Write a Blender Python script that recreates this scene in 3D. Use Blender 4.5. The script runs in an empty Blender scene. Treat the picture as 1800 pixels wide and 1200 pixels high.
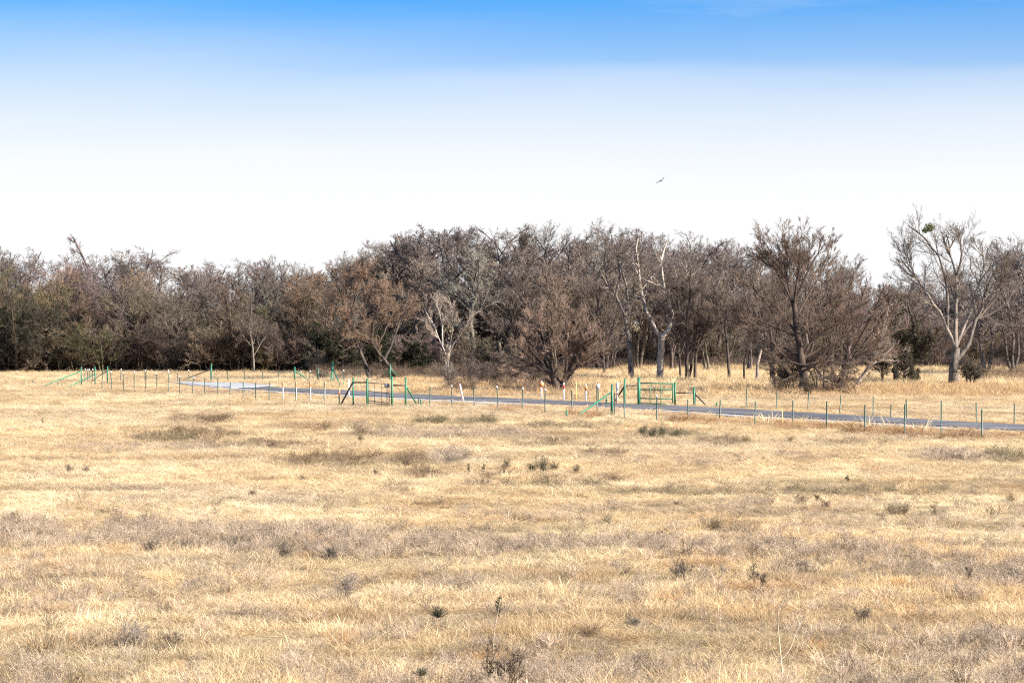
import bpy, math
import numpy as np
rng = np.random.default_rng(7)
R_ = math.radians
F, H, HZ = 5000.0, 4.8, 563.0            # focal length in photo pixels (100 mm), eye height, horizon row

# ---------------------------------------------------------------- helpers
def G(x, y):                              # a point of the photo on the level ground
    D = F*H/(y-HZ)
    return np.array([(x-900.0)/F*D, D, 0.0])
def px2m(D): return D/F
sc = bpy.context.scene
C = sc.collection

def _hash(ix, iy, s):
    n = (ix.astype(np.int64)*374761393 + iy.astype(np.int64)*668265263 + s*974634777) & 0xffffffff
    n = ((n ^ (n >> 13))*1274126177) & 0xffffffff
    return ((n ^ (n >> 16)) & 0xffff)/65535.0
def vnoise(x, y, s=0):
    x = np.asarray(x, float); y = np.asarray(y, float)
    ix = np.floor(x); iy = np.floor(y); fx = x-ix; fy = y-iy
    fx = fx*fx*(3-2*fx); fy = fy*fy*(3-2*fy)
    a = _hash(ix, iy, s); b = _hash(ix+1, iy, s); c = _hash(ix, iy+1, s); d = _hash(ix+1, iy+1, s)
    return (a*(1-fx)+b*fx)*(1-fy)+(c*(1-fx)+d*fx)*fy
def fbm(x, y, s=0, o=4):
    v = 0; a = .5; t = 0
    for i in range(o):
        v = v+a*vnoise(np.asarray(x)*2**i+i*17.3, np.asarray(y)*2**i-i*9.1, s+i); t += a; a *= .5
    return v/t

def gz(x, y):                             # gentle swells of the near field, level by the road
    x = np.asarray(x, float); y = np.asarray(y, float)
    m = np.clip((98-y)/30, 0, 1)
    return m*(fbm(x/9, y/5, 3, 3)-.5)*.34 + m*(fbm(x/2.2, y/1.6, 8, 2)-.5)*.10

def link(name, me, mat=None, parent=None):
    o = bpy.data.objects.new(name, me)
    C.objects.link(o)
    if mat is not None and me is not None and not me.materials: me.materials.append(mat)
    if parent is not None: o.parent = parent
    return o
def tag(o, label=None, cat=None, group=None, kind=None):
    if label: o['label'] = label
    if cat: o['category'] = cat
    if group: o['group'] = group
    if kind: o['kind'] = kind
    return o
def empty(name, loc, label, cat, group=None, rz=0.0):
    o = bpy.data.objects.new(name, None); C.objects.link(o)
    o.empty_display_size = .3
    o.location = loc; o.rotation_euler = (0, 0, rz)
    return tag(o, label, cat, group)

def mesh_np(name, V, faces, mat=None, smooth=False):
    """faces: list of (k, array (m,k))"""
    me = bpy.data.meshes.new(name)
    V = np.asarray(V, np.float32)
    me.vertices.add(len(V)); me.vertices.foreach_set('co', V.ravel())
    faces = [np.asarray(f, np.int32) for f in faces if len(f)]
    nl = sum(f.size for f in faces); npoly = sum(len(f) for f in faces)
    me.loops.add(nl); me.polygons.add(npoly)
    me.loops.foreach_set('vertex_index', np.concatenate([f.ravel() for f in faces]))
    tot = np.concatenate([np.full(len(f), f.shape[1], np.int32) for f in faces])
    st = np.concatenate([[0], np.cumsum(tot)[:-1]]).astype(np.int32)
    me.polygons.foreach_set('loop_start', st)
    me.update(calc_edges=True)
    if smooth: me.polygons.foreach_set('use_smooth', np.ones(npoly, bool))
    if mat is not None: me.materials.append(mat)
    return me

def tubes(P, Rr, s):
    """P (M,n,3), Rr (M,n) -> verts, quads"""
    M, n, _ = P.shape
    T = np.gradient(P, axis=1)
    T /= np.linalg.norm(T, axis=2, keepdims=True)+1e-9
    ref = np.where(np.abs(T[:, :1, 2:3]) > .8, np.array([1., 0, 0]), np.array([0, 0, 1.]))
    ref = np.broadcast_to(ref, T.shape)
    A = np.cross(T, ref); A /= np.linalg.norm(A, axis=2, keepdims=True)+1e-9
    B = np.cross(T, A)
    ph = np.arange(s)*2*np.pi/s
    V = P[:, :, None, :]+Rr[:, :, None, None]*(np.cos(ph)[None, None, :, None]*A[:, :, None, :]+np.sin(ph)[None, None, :, None]*B[:, :, None, :])
    idx = np.arange(M*n*s).reshape(M, n, s)
    a = idx[:, :-1, :]; b = idx[:, 1:, :]
    Q = np.stack([a, np.roll(a, -1, 2), np.roll(b, -1, 2), b], -1).reshape(-1, 4)
    return V.reshape(-1, 3), Q

class MB:
    def __init__(s): s.V = []; s.Q = []; s.T = []; s.n = 0; s.N = []
    def add(s, V, Q=(), T=()):
        s.V.append(np.asarray(V, float))
        if len(Q): s.Q.append(np.asarray(Q)+s.n)
        if len(T): s.T.append(np.asarray(T)+s.n)
        s.n += len(V)
    def tubes(s, P, Rr, k): s.add(*tubes(P, Rr, k))
    def pipe(s, a, b, r, k=10, r2=None):
        a = np.asarray(a, float); b = np.asarray(b, float)
        V, Q = tubes(np.stack([a, (a+b)/2, b])[None], np.array([[r, (r+(r2 or r))/2, r2 or r]]), k)
        V = np.concatenate([V, [a, b]])
        m = len(V)
        tr = [(m-2, (i+1) % k, i) for i in range(k)]+[(m-1, 2*k+i, 2*k+(i+1) % k) for i in range(k)]
        s.add(V, Q, tr)
    def box(s, c, d, rz=0.):
        c = np.asarray(c, float); d = np.asarray(d, float)/2
        v = np.array([[x, y, z] for z in (-1, 1) for y in (-1, 1) for x in (-1, 1)])*d
        cr, sr = math.cos(rz), math.sin(rz)
        v = np.stack([v[:, 0]*cr-v[:, 1]*sr, v[:, 0]*sr+v[:, 1]*cr, v[:, 2]], 1)+c
        s.add(v, [(0, 2, 3, 1), (4, 5, 7, 6), (0, 1, 5, 4), (2, 6, 7, 3), (0, 4, 6, 2), (1, 3, 7, 5)])
    def mesh(s, name, mat=None, smooth=False):
        fs = []
        if s.Q: fs.append(np.concatenate(s.Q))
        if s.T: fs.append(np.concatenate(s.T))
        return mesh_np(name, np.concatenate(s.V), fs, mat, smooth)

# ---------------------------------------------------------------- materials
def newmat(name):
    m = bpy.data.materials.new(name); m.use_nodes = True
    nt = m.node_tree; nt.nodes.clear()
    return m, nt, nt.nodes.new
def lk(nt, a, b): nt.links.new(a, b)
def principled(nt, N, rough=.8, spec=.3):
    b = N('ShaderNodeBsdfPrincipled'); b.inputs['Roughness'].default_value = rough
    b.inputs['Specular IOR Level'].default_value = spec
    o = N('ShaderNodeOutputMaterial'); lk(nt, b.outputs[0], o.inputs[0])
    return b, o
def ramp(nt, N, fac, stops):
    r = N('ShaderNodeValToRGB')
    while len(r.color_ramp.elements) > 1: r.color_ramp.elements.remove(r.color_ramp.elements[-1])
    r.color_ramp.elements[0].position = stops[0][0]; r.color_ramp.elements[0].color = (*stops[0][1], 1)
    for p, c in stops[1:]:
        e = r.color_ramp.elements.new(p); e.color = (*c, 1)
    lk(nt, fac, r.inputs[0]); return r
def noise(nt, N, scale, detail=4, vec=None, rough=.55):
    n = N('ShaderNodeTexNoise'); n.inputs['Scale'].default_value = scale; n.inputs['Detail'].default_value = detail
    n.inputs['Roughness'].default_value = rough
    if vec is not None: lk(nt, vec, n.inputs['Vector'])
    return n
def geo_pos(nt, N, scale=(1, 1, 1)):
    g = N('ShaderNodeNewGeometry'); m = N('ShaderNodeMapping'); m.inputs['Scale'].default_value = scale
    lk(nt, g.outputs['Position'], m.inputs['Vector']); return m.outputs[0]
def mixc(nt, N, a, b, fac, mode='MIX'):
    m = N('ShaderNodeMix'); m.data_type = 'RGBA'; m.blend_type = mode
    for v, i in ((fac, 0), (a, 6), (b, 7)):
        if hasattr(v, 'links') or hasattr(v, 'is_linked'): lk(nt, v, m.inputs[i])
        elif isinstance(v, (int, float)): m.inputs[i].default_value = v
        else: m.inputs[i].default_value = (*v, 1)
    return m.outputs[2]

def mat_bark():
    m, nt, N = newmat('bark'); b, o = principled(nt, N, .9, .15)
    oi = N('ShaderNodeObjectInfo')
    n1 = noise(nt, N, 3.4, 5, geo_pos(nt, N, (1, 1, .5)))
    n2 = noise(nt, N, 25, 3, geo_pos(nt, N))
    r1 = ramp(nt, N, n1.outputs[0], [(.3, (.38, .37, .37)), (.47, (.95, .95, .95)), (.68, (1.55, 1.46, 1.34))])
    r2 = ramp(nt, N, n2.outputs[0], [(.3, (.7, .7, .7)), (.7, (1.25, 1.25, 1.25))])
    c = mixc(nt, N, oi.outputs['Color'], r1.outputs[0], 1.0, 'MULTIPLY')
    c = mixc(nt, N, c, r2.outputs[0], 1.0, 'MULTIPLY')
    g = N('ShaderNodeNewGeometry')
    r3 = ramp(nt, N, g.outputs['Random Per Island'], [(0, (.75, .75, .75)), (1, (1.3, 1.27, 1.24))])
    c = mixc(nt, N, c, r3.outputs[0], 1.0, 'MULTIPLY')
    lk(nt, c, b.inputs['Base Color']); return m
def mat_paint(name, col, dirt=(.25, .2, .12), rough=.45, amt=.35):
    m, nt, N = newmat(name); b, o = principled(nt, N, rough, .4)
    n = noise(nt, N, 9, 5, geo_pos(nt, N, (1, 1, .6)))
    r = ramp(nt, N, n.outputs[0], [(.45, (0, 0, 0)), (.75, (amt, amt, amt))])
    c = mixc(nt, N, col, dirt, r.outputs[0])
    lk(nt, c, b.inputs['Base Color']); return m
def mat_grass(name, trans=.35):
    m, nt, N = newmat(name)
    at = N('ShaderNodeAttribute'); at.attribute_type = 'INSTANCER'; at.attribute_name = 'tint'
    g = N('ShaderNodeNewGeometry')
    r3 = ramp(nt, N, g.outputs['Random Per Island'], [(0, (.36, .31, .27)), (.18, (.80, .77, .73)), (.7, (1.08, 1.06, 1.04)), (1, (1.42, 1.40, 1.38))])
    c = mixc(nt, N, at.outputs['Color'], r3.outputs[0], 1.0, 'MULTIPLY')
    d = N('ShaderNodeBsdfDiffuse'); t = N('ShaderNodeBsdfTranslucent')
    lk(nt, c, d.inputs[0]); lk(nt, c, t.inputs[0])
    x = N('ShaderNodeMixShader'); x.inputs[0].default_value = trans
    lk(nt, d.outputs[0], x.inputs[1]); lk(nt, t.outputs[0], x.inputs[2])
    o = N('ShaderNodeOutputMaterial'); lk(nt, x.outputs[0], o.inputs[0]); return m
def mat_leaf(name, c1, c2):
    m, nt, N = newmat(name)
    g = N('ShaderNodeNewGeometry')
    r = ramp(nt, N, g.outputs['Random Per Island'], [(0, c1), (1, c2)])
    d = N('ShaderNodeBsdfDiffuse'); t = N('ShaderNodeBsdfTranslucent')
    lk(nt, r.outputs[0], d.inputs[0]); lk(nt, r.outputs[0], t.inputs[0])
    x = N('ShaderNodeMixShader'); x.inputs[0].default_value = .3
    lk(nt, d.outputs[0], x.inputs[1]); lk(nt, t.outputs[0], x.inputs[2])
    o = N('ShaderNodeOutputMaterial'); lk(nt, x.outputs[0], o.inputs[0]); return m
def mat_ground():
    m, nt, N = newmat('dry_soil'); b, o = principled(nt, N, .95, .1)
    n1 = noise(nt, N, .12, 6, geo_pos(nt, N, (.5, 1.2, 1)))
    n2 = noise(nt, N, 1.6, 6, geo_pos(nt, N, (.6, 1.3, 1)))
    n3 = noise(nt, N, 22, 4, geo_pos(nt, N))
    r1 = ramp(nt, N, n1.outputs[0], [(.3, (.30, .225, .12)), (.55, (.44, .34, .19)), (.75, (.50, .40, .24))])
    r2 = ramp(nt, N, n2.outputs[0], [(.3, (.6, .58, .52)), (.6, (1, 1, 1)), (.8, (1.1, 1.08, 1.05))])
    r3 = ramp(nt, N, n3.outputs[0], [(.3, (.7, .68, .64)), (.65, (1.1, 1.1, 1.1))])
    c = mixc(nt, N, r1.outputs[0], r2.outputs[0], 1, 'MULTIPLY')
    c = mixc(nt, N, c, r3.outputs[0], 1, 'MULTIPLY')
    lk(nt, c, b.inputs['Base Color'])
    bp = N('ShaderNodeBump'); bp.inputs['Strength'].default_value = .6; bp.inputs['Distance'].default_value = .05
    lk(nt, n3.outputs[0], bp.inputs['Height']); lk(nt, bp.outputs[0], b.inputs['Normal'])
    return m
def mat_road(name, c1, c2, sx=.4):
    m, nt, N = newmat(name); b, o = principled(nt, N, .9, .2)
    n1 = noise(nt, N, .5, 5, geo_pos(nt, N, (.35, .9, 1)))
    n3 = noise(nt, N, 14, 4, geo_pos(nt, N))
    r1 = ramp(nt, N, n1.outputs[0], [(.3, c1), (.7, c2)])
    r3 = ramp(nt, N, n3.outputs[0], [(.3, (.8, .8, .8)), (.7, (1.15, 1.15, 1.15))])
    c = mixc(nt, N, r1.outputs[0], r3.outputs[0], 1, 'MULTIPLY')
    lk(nt, c, b.inputs['Base Color']); return m

BARK = mat_bark()
GREEN = mat_paint('green_pipe_paint', (.015, .140, .066), (.10, .13, .07), .5, .6)
RUST = mat_paint('rusty_dark_pipe', (.035, .022, .016), (.10, .05, .03))
TGREEN = mat_paint('dark_green_steel', (.022, .06, .04), (.08, .06, .045))
WHITE = mat_paint('white_paint', (.62, .61, .59), (.42, .36, .3))
ORANGE = mat_paint('orange_band', (.80, .22, .07), (.6, .4, .3))
RED = mat_paint('red_band', (.55, .05, .03), (.4, .2, .15))
PINK = mat_paint('faded_pink_plastic', (.80, .42, .34), (.75, .6, .55))
YELLOW = mat_paint('faded_yellow_plastic', (.75, .42, .10), (.6, .45, .25))
WIRE = mat_paint('galvanised_wire', (.22, .21, .2), (.12, .08, .06))
GRAY = mat_paint('weathered_sign_metal', (.30, .28, .28), (.2, .15, .12))

# ---------------------------------------------------------------- camera, light, sky
cam = bpy.data.cameras.new('camera'); co = bpy.data.objects.new('camera', cam); C.objects.link(co)
cam.lens = 100; cam.sensor_width = 36; cam.clip_end = 9000; cam.clip_start = .5
co.location = (0, 0, H); co.rotation_euler = (R_(90)-math.atan((600-HZ)/F), 0, 0)
sc.camera = co
SUN = np.array([.93, -.42, .62]); SUN /= np.linalg.norm(SUN)
elev = math.asin(SUN[2]); az = math.atan2(SUN[0], SUN[1])
sl = bpy.data.lights.new('sun', 'SUN'); sl.energy = 4.6; sl.angle = R_(.53); sl.color = (1, .955, .88)
so = bpy.data.objects.new('sun', sl); C.objects.link(so)
from mathutils import Vector
so.rotation_euler = Vector(SUN).to_track_quat('Z', 'Y').to_euler()
w = bpy.data.worlds.new('World'); sc.world = w; w.use_nodes = True
nt = w.node_tree; N = nt.nodes.new
for n_ in list(nt.nodes): nt.nodes.remove(n_)
sky = N('ShaderNodeTexSky'); sky.sky_type = 'NISHITA'; sky.sun_disc = False
sky.sun_elevation = elev; sky.sun_rotation = az; sky.air_density = 1.0; sky.dust_density = .6; sky.ozone_density = 1.5
tc = N('ShaderNodeTexCoord'); sp = N('ShaderNodeSeparateXYZ'); lk(nt, tc.outputs['Generated'], sp.inputs[0])
def MA(op, a, b=None, c=None, clamp=False):
    m = N('ShaderNodeMath'); m.operation = op; m.use_clamp = clamp
    for i, v in enumerate((a, b, c)):
        if v is None: continue
        if isinstance(v, (int, float)): m.inputs[i].default_value = v
        else: lk(nt, v, m.inputs[i])
    return m.outputs[0]
mp = N('ShaderNodeMapping'); mp.inputs['Scale'].default_value = (3.0, 3.0, 26.0); lk(nt, tc.outputs['Generated'], mp.inputs[0])
cn = noise(nt, N, 1.6, 5, mp.outputs[0], .5)
# thin veil of cirrus: thick at the horizon, streaky upper rim
zz = MA('ADD', sp.outputs['Z'], MA('MULTIPLY', MA('SUBTRACT', cn.outputs[0], .5), .014))
def mr(v, a, b, c, d, smooth=True):
    m = N('ShaderNodeMapRange'); m.interpolation_type = 'SMOOTHSTEP' if smooth else 'LINEAR'
    for i, q in enumerate((v, a, b, c, d)):
        if isinstance(q, (int, float)): m.inputs[i].default_value = q
        else: lk(nt, q, m.inputs[i])
    return m.outputs[0]
def fr(v, stops):
    r = ramp(nt, N, MA('DIVIDE', v, .12), [(z/.12, (q, q, q)) for z, q in stops]); return r.outputs[0]
left = fr(zz, [(.040, 1), (.0526, .95), (.0726, .72), (.0826, .585), (.0926, .37), (.1026, .21), (.1126, .0), (.12, 0)])
right = fr(zz, [(.040, 1), (.0526, .95), (.0726, .72), (.0806, .60), (.0858, .49), (.0912, .27), (.0986, .17), (.1126, .02), (.12, 0)])
side = mr(MA('ADD', sp.outputs['X'], MA('MULTIPLY', cn.outputs[0], .03)), -.10, .06, 0, 1)
veil = MA('ADD', MA('MULTIPLY', left, MA('SUBTRACT', 1.0, side)), MA('MULTIPLY', right, side), clamp=True)
cn2 = noise(nt, N, 2.3, 5, mp.outputs[0], .6)
wisp = MA('MULTIPLY', mr(cn2.outputs[0], .45, .75, 0, .20), mr(zz, .3, .08, 0, 1))
veil = MA('MAXIMUM', veil, wisp)
tint = N('ShaderNodeMix'); tint.data_type = 'RGBA'; tint.blend_type = 'MULTIPLY'; tint.inputs[0].default_value = 1
lk(nt, sky.outputs[0], tint.inputs[6]); tr_ = ramp(nt, N, MA('ABSOLUTE', sp.outputs['Z']), [(.13, (.092, .272, .535)), (.4, (.62, .80, 1.0))]); lk(nt, tr_.outputs[0], tint.inputs[7])
cloud = N('ShaderNodeMix'); cloud.data_type = 'RGBA'
lk(nt, veil, cloud.inputs[0]); lk(nt, tint.outputs[2], cloud.inputs[6]); cloud.inputs[7].default_value = (3.05, 3.07, 3.12, 1)
bg = N('ShaderNodeBackground'); bg.inputs[1].default_value = .10
lk(nt, cloud.outputs[2], bg.inputs[0])
wo = N('ShaderNodeOutputWorld'); lk(nt, bg.outputs[0], wo.inputs[0])
vs = sc.view_settings; vs.view_transform = 'Standard'; vs.look = 'None'; vs.gamma = 1; vs.exposure = 1.72
sc.cycles.use_denoising = False; sc.cycles.filter_width = 1.15; sc.cycles.max_bounces = 6; sc.cycles.diffuse_bounces = 3; sc.cycles.transparent_max_bounces = 8

# ---------------------------------------------------------------- ground sheet
xs = np.concatenate([-np.geomspace(1600, 30, 14)[:-1], np.linspace(-30, 30, 81), np.geomspace(30, 1600, 14)[1:]])
ys = np.concatenate([[-60, -20, 10], np.linspace(20, 100, 141), np.geomspace(101, 4000, 40)])
X, Y = np.meshgrid(xs, ys)
V = np.stack([X, Y, gz(X, Y)], -1).reshape(-1, 3)
ii = np.arange(X.size).reshape(X.shape)
Q = np.stack([ii[:-1, :-1], ii[:-1, 1:], ii[1:, 1:], ii[1:, :-1]], -1).reshape(-1, 4)
tag(link('ground', mesh_np('ground', V, [Q], mat_ground(), True)), kind='structure')

# ---------------------------------------------------------------- road
road_top = np.array([(285, 672), (330, 672.6), (430, 676), (480, 681), (500, 683.2), (600, 687), (700, 693), (800, 698), (900, 702), (1000, 706.5), (1100, 711.5), (1200, 715.8), (1300, 720.5), (1400, 726.5), (1500, 732), (1600, 738), (1700, 744), (1800, 749), (1950, 757)], float)
road_bot = np.array([(285, 673.2), (330, 674.4), (430, 684.8), (480, 688.5), (500, 690), (600, 695.5), (700, 701), (800, 705.5), (900, 709.5), (1000, 714), (1100, 719.5), (1200, 724.5), (1300, 731.5), (1400, 737.8), (1500, 743), (1600, 749), (1700, 755.5), (1800, 761), (1950, 770)], float)
sh_bot = np.array([(285, 673.6), (330, 679.2), (380, 684.5), (430, 687.5), (480, 691), (500, 692.8), (600, 699), (700, 705), (800, 709.5), (900, 713), (1000, 716.5), (1100, 721.5), (1200, 727), (1300, 735), (1400, 741.5), (1500, 746.5), (1600, 752.5), (1700, 758.5), (1800, 764), (1950, 773)], float)
def strip(name, top, bot, z, mat, x0, x1, n=160, thick=.0):
    px = np.linspace(x0, x1, n)
    a = np.array([G(x, np.interp(x, top[:, 0], top[:, 1])) for x in px]); b = np.array([G(x, np.interp(x, bot[:, 0], bot[:, 1])) for x in px])
    wob = (fbm(px/7, px*0, 5, 3)-.5)*.9
    b[:, 1] += wob; a[:, 1] += (fbm(px/7, px*0+9, 15, 3)-.5)*.5
    rows = [a+[0, 0, z-.25]]+[a+(b-a)*t+[0, 0, z] for t in np.linspace(0, 1, 6)]+[b+[0, 0, z-.25]]
    V = np.concatenate(rows); i = np.arange(len(rows)*n).reshape(len(rows), n)
    Q = np.stack([i[:-1, :-1], i[1:, :-1], i[1:, 1:], i[:-1, 1:]], -1).reshape(-1, 4)
    return tag(link(name, mesh_np(name, V, [Q], mat)), kind='structure')
gravel_top = np.array([(300, 672.4), (420, 674.2), (470, 675.5), (520, 678), (560, 681)], float)
strip('asphalt_road', road_top, road_bot, .085, mat_road('asphalt', (.045, .040, .039), (.155, .143, .134)), 330, 1950, 260)
strip('road_shoulder', road_bot, sh_bot, .075, mat_road('pale_gravel', (.20, .19, .18), (.34, .32, .30)), 330, 1950, 260)
strip('gravel_turnout', gravel_top, np.array([(300, 673.0), (330, 677.), (370, 681.5), (410, 683.5), (450, 682.2), (475, 679.5), (495, 677.5)], float), .095, mat_road('white_gravel', (.24, .23, .22), (.36, .345, .32)), 302, 492, 70)
def on_road(px, py, m=0.):
    return (px > 300) & (py > np.interp(px, road_top[:, 0], road_top[:, 1])-1.0-m) & (py < np.interp(px, sh_bot[:, 0], sh_bot[:, 1])+1.2+m)

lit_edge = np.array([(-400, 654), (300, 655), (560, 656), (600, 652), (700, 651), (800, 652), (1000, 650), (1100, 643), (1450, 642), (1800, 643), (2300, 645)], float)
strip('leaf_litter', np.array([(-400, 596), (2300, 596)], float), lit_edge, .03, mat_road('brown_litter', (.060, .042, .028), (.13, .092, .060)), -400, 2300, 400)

# ---------------------------------------------------------------- scattered growth (geometry nodes, one object each)
def blades(n, rad, h0, h1, wd, lean, rs, seg=3, curl=.5):
    a = rs.uniform(0, 2*np.pi, n); r = rad*np.sqrt(rs.uniform(0, 1, n))
    base = np.stack([r*np.cos(a), r*np.sin(a), np.full(n, -.02)], 1)
    h = rs.uniform(h0, h1, n)
    la = a+rs.normal(0, 1.2, n); lm = np.abs(rs.normal(lean, lean*.6, n))
    P = []
    for k in range(seg+1):
        t = k/seg
        off = lm*(t+curl*t*t)*h
        P.append(base+np.stack([np.cos(la)*off, np.sin(la)*off, h*t*(1-.28*lm*t)], 1))
    P = np.stack(P, 1)
    fa = rs.uniform(0, np.pi, n); wv = np.stack([np.cos(fa), np.sin(fa), fa*0], 1)*wd/2
    V = []
    for k in range(seg): V += [P[:, k]-wv*(1-.2*k/seg), P[:, k]+wv*(1-.2*k/seg)]
    V.append(P[:, seg]); V = np.stack(V, 1)
    m = 2*seg+1; b = (np.arange(n)*m)[:, None]
    Qs = [b+np.array([[2*k, 2*k+1, 2*k+3, 2*k+2]]) for k in range(seg-1)]
    Tt = b+np.array([[2*seg-2, 2*seg-1, 2*seg]])
    return V.reshape(-1, 3), (np.concatenate(Qs) if Qs else np.zeros((0, 4), int)), Tt
def weed_mesh(name, rs, mat, h=.4, stems=9, k=7, leaf=.022, spread=.55, nleaf=3):
    """a dry twiggy forb: wiry stems, side twigs, seed heads and curled leaf scraps"""
    mb = MB(); n = 5
    d = rs.normal(0, spread, (stems, 3)); d[:, 2] = 1; d /= np.linalg.norm(d, axis=1, keepdims=True)
    st = rs.normal(0, .03, (stems, 3)); st[:, 2] = -.02
    Ls = h*rs.uniform(.6, 1.05, stems)
    P = grow(st, d, Ls, n, .12, .10, rs); mb.tubes(P, np.linspace(.004, .002, n)[None].repeat(stems, 0), 3)
    s2, d2, l2 = spawn(P, Ls, k, .25, 45, 14, .45, rs)
    P2 = grow(s2, d2, l2, 3, .15, .12, rs); mb.tubes(P2, np.full((len(P2), 3), .0018), 3)
    pts = np.concatenate([P2[:, -1], P2[:, 1], P[:, -1]]); pts = np.repeat(pts, nleaf, 0)
    pts = pts+rs.normal(0, leaf*.9, pts.shape); m = len(pts)
    u = rs.normal(0, 1, (m, 3)); u /= np.linalg.norm(u, axis=1, keepdims=True); v = rs.normal(0, 1, (m, 3)); v /= np.linalg.norm(v, axis=1, keepdims=True)
    sz = leaf*rs.uniform(.4, 1.2, (m, 1))
    mb.add(np.stack([pts-u*sz, pts+v*sz*.5, pts+u*sz], 1).reshape(-1, 3), (), np.arange(m*3).reshape(-1, 3))
    return mb.mesh(name, mat)
def grow(start, dir, L, n, wander, trop, rs, tdir=(0, 0, 1)):
    M = len(start); P = np.empty((M, n, 3)); P[:, 0] = start; d = dir/ (np.linalg.norm(dir, axis=1, keepdims=True)+1e-9)
    t = np.asarray(tdir, float)
    for i in range(1, n):
        d = d+rs.normal(0, wander, (M, 3))+trop*t; d /= np.linalg.norm(d, axis=1, keepdims=True)+1e-9
        P[:, i] = P[:, i-1]+d*(L/(n-1))[:, None]
    return P
def spawn(P, L, k, tmin, ang, sd, ratio, rs, tmax=1.0, taper=.45):
    M, n, _ = P.shape
    t = tmin+(tmax-tmin)*rs.uniform(0, 1, (M, k)); f = t*(n-1); i = np.minimum(f.astype(int), n-2); fr = (f-i)[..., None]
    mi = np.arange(M)[:, None]
    s = P[mi, i]*(1-fr)+P[mi, i+1]*fr; T = P[mi, i+1]-P[mi, i]; T = T/(np.linalg.norm(T, axis=2, keepdims=True)+1e-9)
    q = rs.normal(0, 1, T.shape); q -= (q*T).sum(2, keepdims=True)*T; q /= np.linalg.norm(q, axis=2, keepdims=True)+1e-9
    a = np.radians(rs.normal(ang, sd, (M, k)))[..., None]
    d = np.cos(a)*T+np.sin(a)*q
    l = L[:, None]*ratio*(1-taper*t)*rs.uniform(.6, 1.3, (M, k))
    return s.reshape(-1, 3), d.reshape(-1, 3), l.reshape(-1)

def scatter(name, pts, rot, scl, tint, protos, label, cat=None):
    me = bpy.data.meshes.new(name); me.vertices.add(len(pts)); me.vertices.foreach_set('co', np.asarray(pts, np.float32).ravel())
    for nm, ty, ar in (('rot', 'FLOAT_VECTOR', rot), ('scl', 'FLOAT_VECTOR', scl)):
        a = me.attributes.new(nm, ty, 'POINT'); a.data.foreach_set('vector', np.asarray(ar, np.float32).ravel())
    a = me.attributes.new('tint', 'FLOAT_COLOR', 'POINT'); a.data.foreach_set('color', np.concatenate([np.clip(tint, 0, 1), np.ones((len(pts), 1))], 1).astype(np.float32).ravel())
    a = me.attributes.new('pick', 'INT', 'POINT'); a.data.foreach_set('value', rng.integers(0, len(protos), len(pts)).astype(np.int32))
    o = link(name, me); tag(o, label, cat, None, 'stuff')
    g = bpy.data.node_groups.new(name+'_nodes', 'GeometryNodeTree')
    g.interface.new_socket('Geometry', in_out='INPUT', socket_type='NodeSocketGeometry')
    g.interface.new_socket('Geometry', in_out='OUTPUT', socket_type='NodeSocketGeometry')
    A = g.nodes.new; gi = A('NodeGroupInput'); go = A('NodeGroupOutput'); iop = A('GeometryNodeInstanceOnPoints'); j = A('GeometryNodeJoinGeometry')
    for pm in protos:
        po = bpy.data.objects.new(pm.name+'_source', pm)
        oi = A('GeometryNodeObjectInfo'); oi.inputs['Object'].default_value = po
        gt = A('GeometryNodeGeometryToInstance'); g.links.new(oi.outputs['Geometry'], gt.inputs[0]); g.links.new(gt.outputs[0], j.inputs[0])
    def na(nm, ty):
        q = A('GeometryNodeInputNamedAttribute'); q.data_type = ty; q.inputs[0].default_value = nm
        return next(s for s in q.outputs if s.enabled and s.name == 'Attribute')
    g.links.new(gi.outputs[0], iop.inputs['Points']); g.links.new(j.outputs[0], iop.inputs['Instance'])
    iop.inputs['Pick Instance'].default_value = True
    g.links.new(na('pick', 'INT'), iop.inputs['Instance Index'])
    e2r = A('FunctionNodeEulerToRotation'); g.links.new(na('rot', 'FLOAT_VECTOR'), e2r.inputs[0]); g.links.new(e2r.outputs[0], iop.inputs['Rotation'])
    g.links.new(na('scl', 'FLOAT_VECTOR'), iop.inputs['Scale'])
    g.links.new(iop.outputs[0], go.inputs[0])
    md = o.modifiers.new('scatter', 'NODES'); md.node_group = g
    return o

GR = mat_grass('dry_grass')
rs = np.random.default_rng(11)
def ground_pts(D0, D1, dens, half=.215):
    """random points over the visible wedge (a bit wider), dens(D) per square metre"""
    out = []
    edges = np.geomspace(D0, D1, 60)
    for a, b in zip(edges[:-1], edges[1:]):
        m = .5*(a+b); n = rng.poisson(2*(half*m+1.5)*(b-a)*dens(m))
        y = rng.uniform(a, b, n); x = rng.uniform(-1, 1, n)*(half*y+1.5)
        out.append(np.stack([x, y], 1))
    p = np.concatenate(out); return p[:, 0], p[:, 1]
def topx(x, D): return 900+x/D*F, HZ+F*H/D

STRAW = np.array([.71, .525, .295]); PALE = np.array([.81, .645, .40]); RUSS = np.array([.42, .24, .11]); OLIVE = np.array([.27, .22, .125]); BROWN = np.array([.25, .17, .095]); GREY = np.array([.49, .385, .28])
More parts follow.
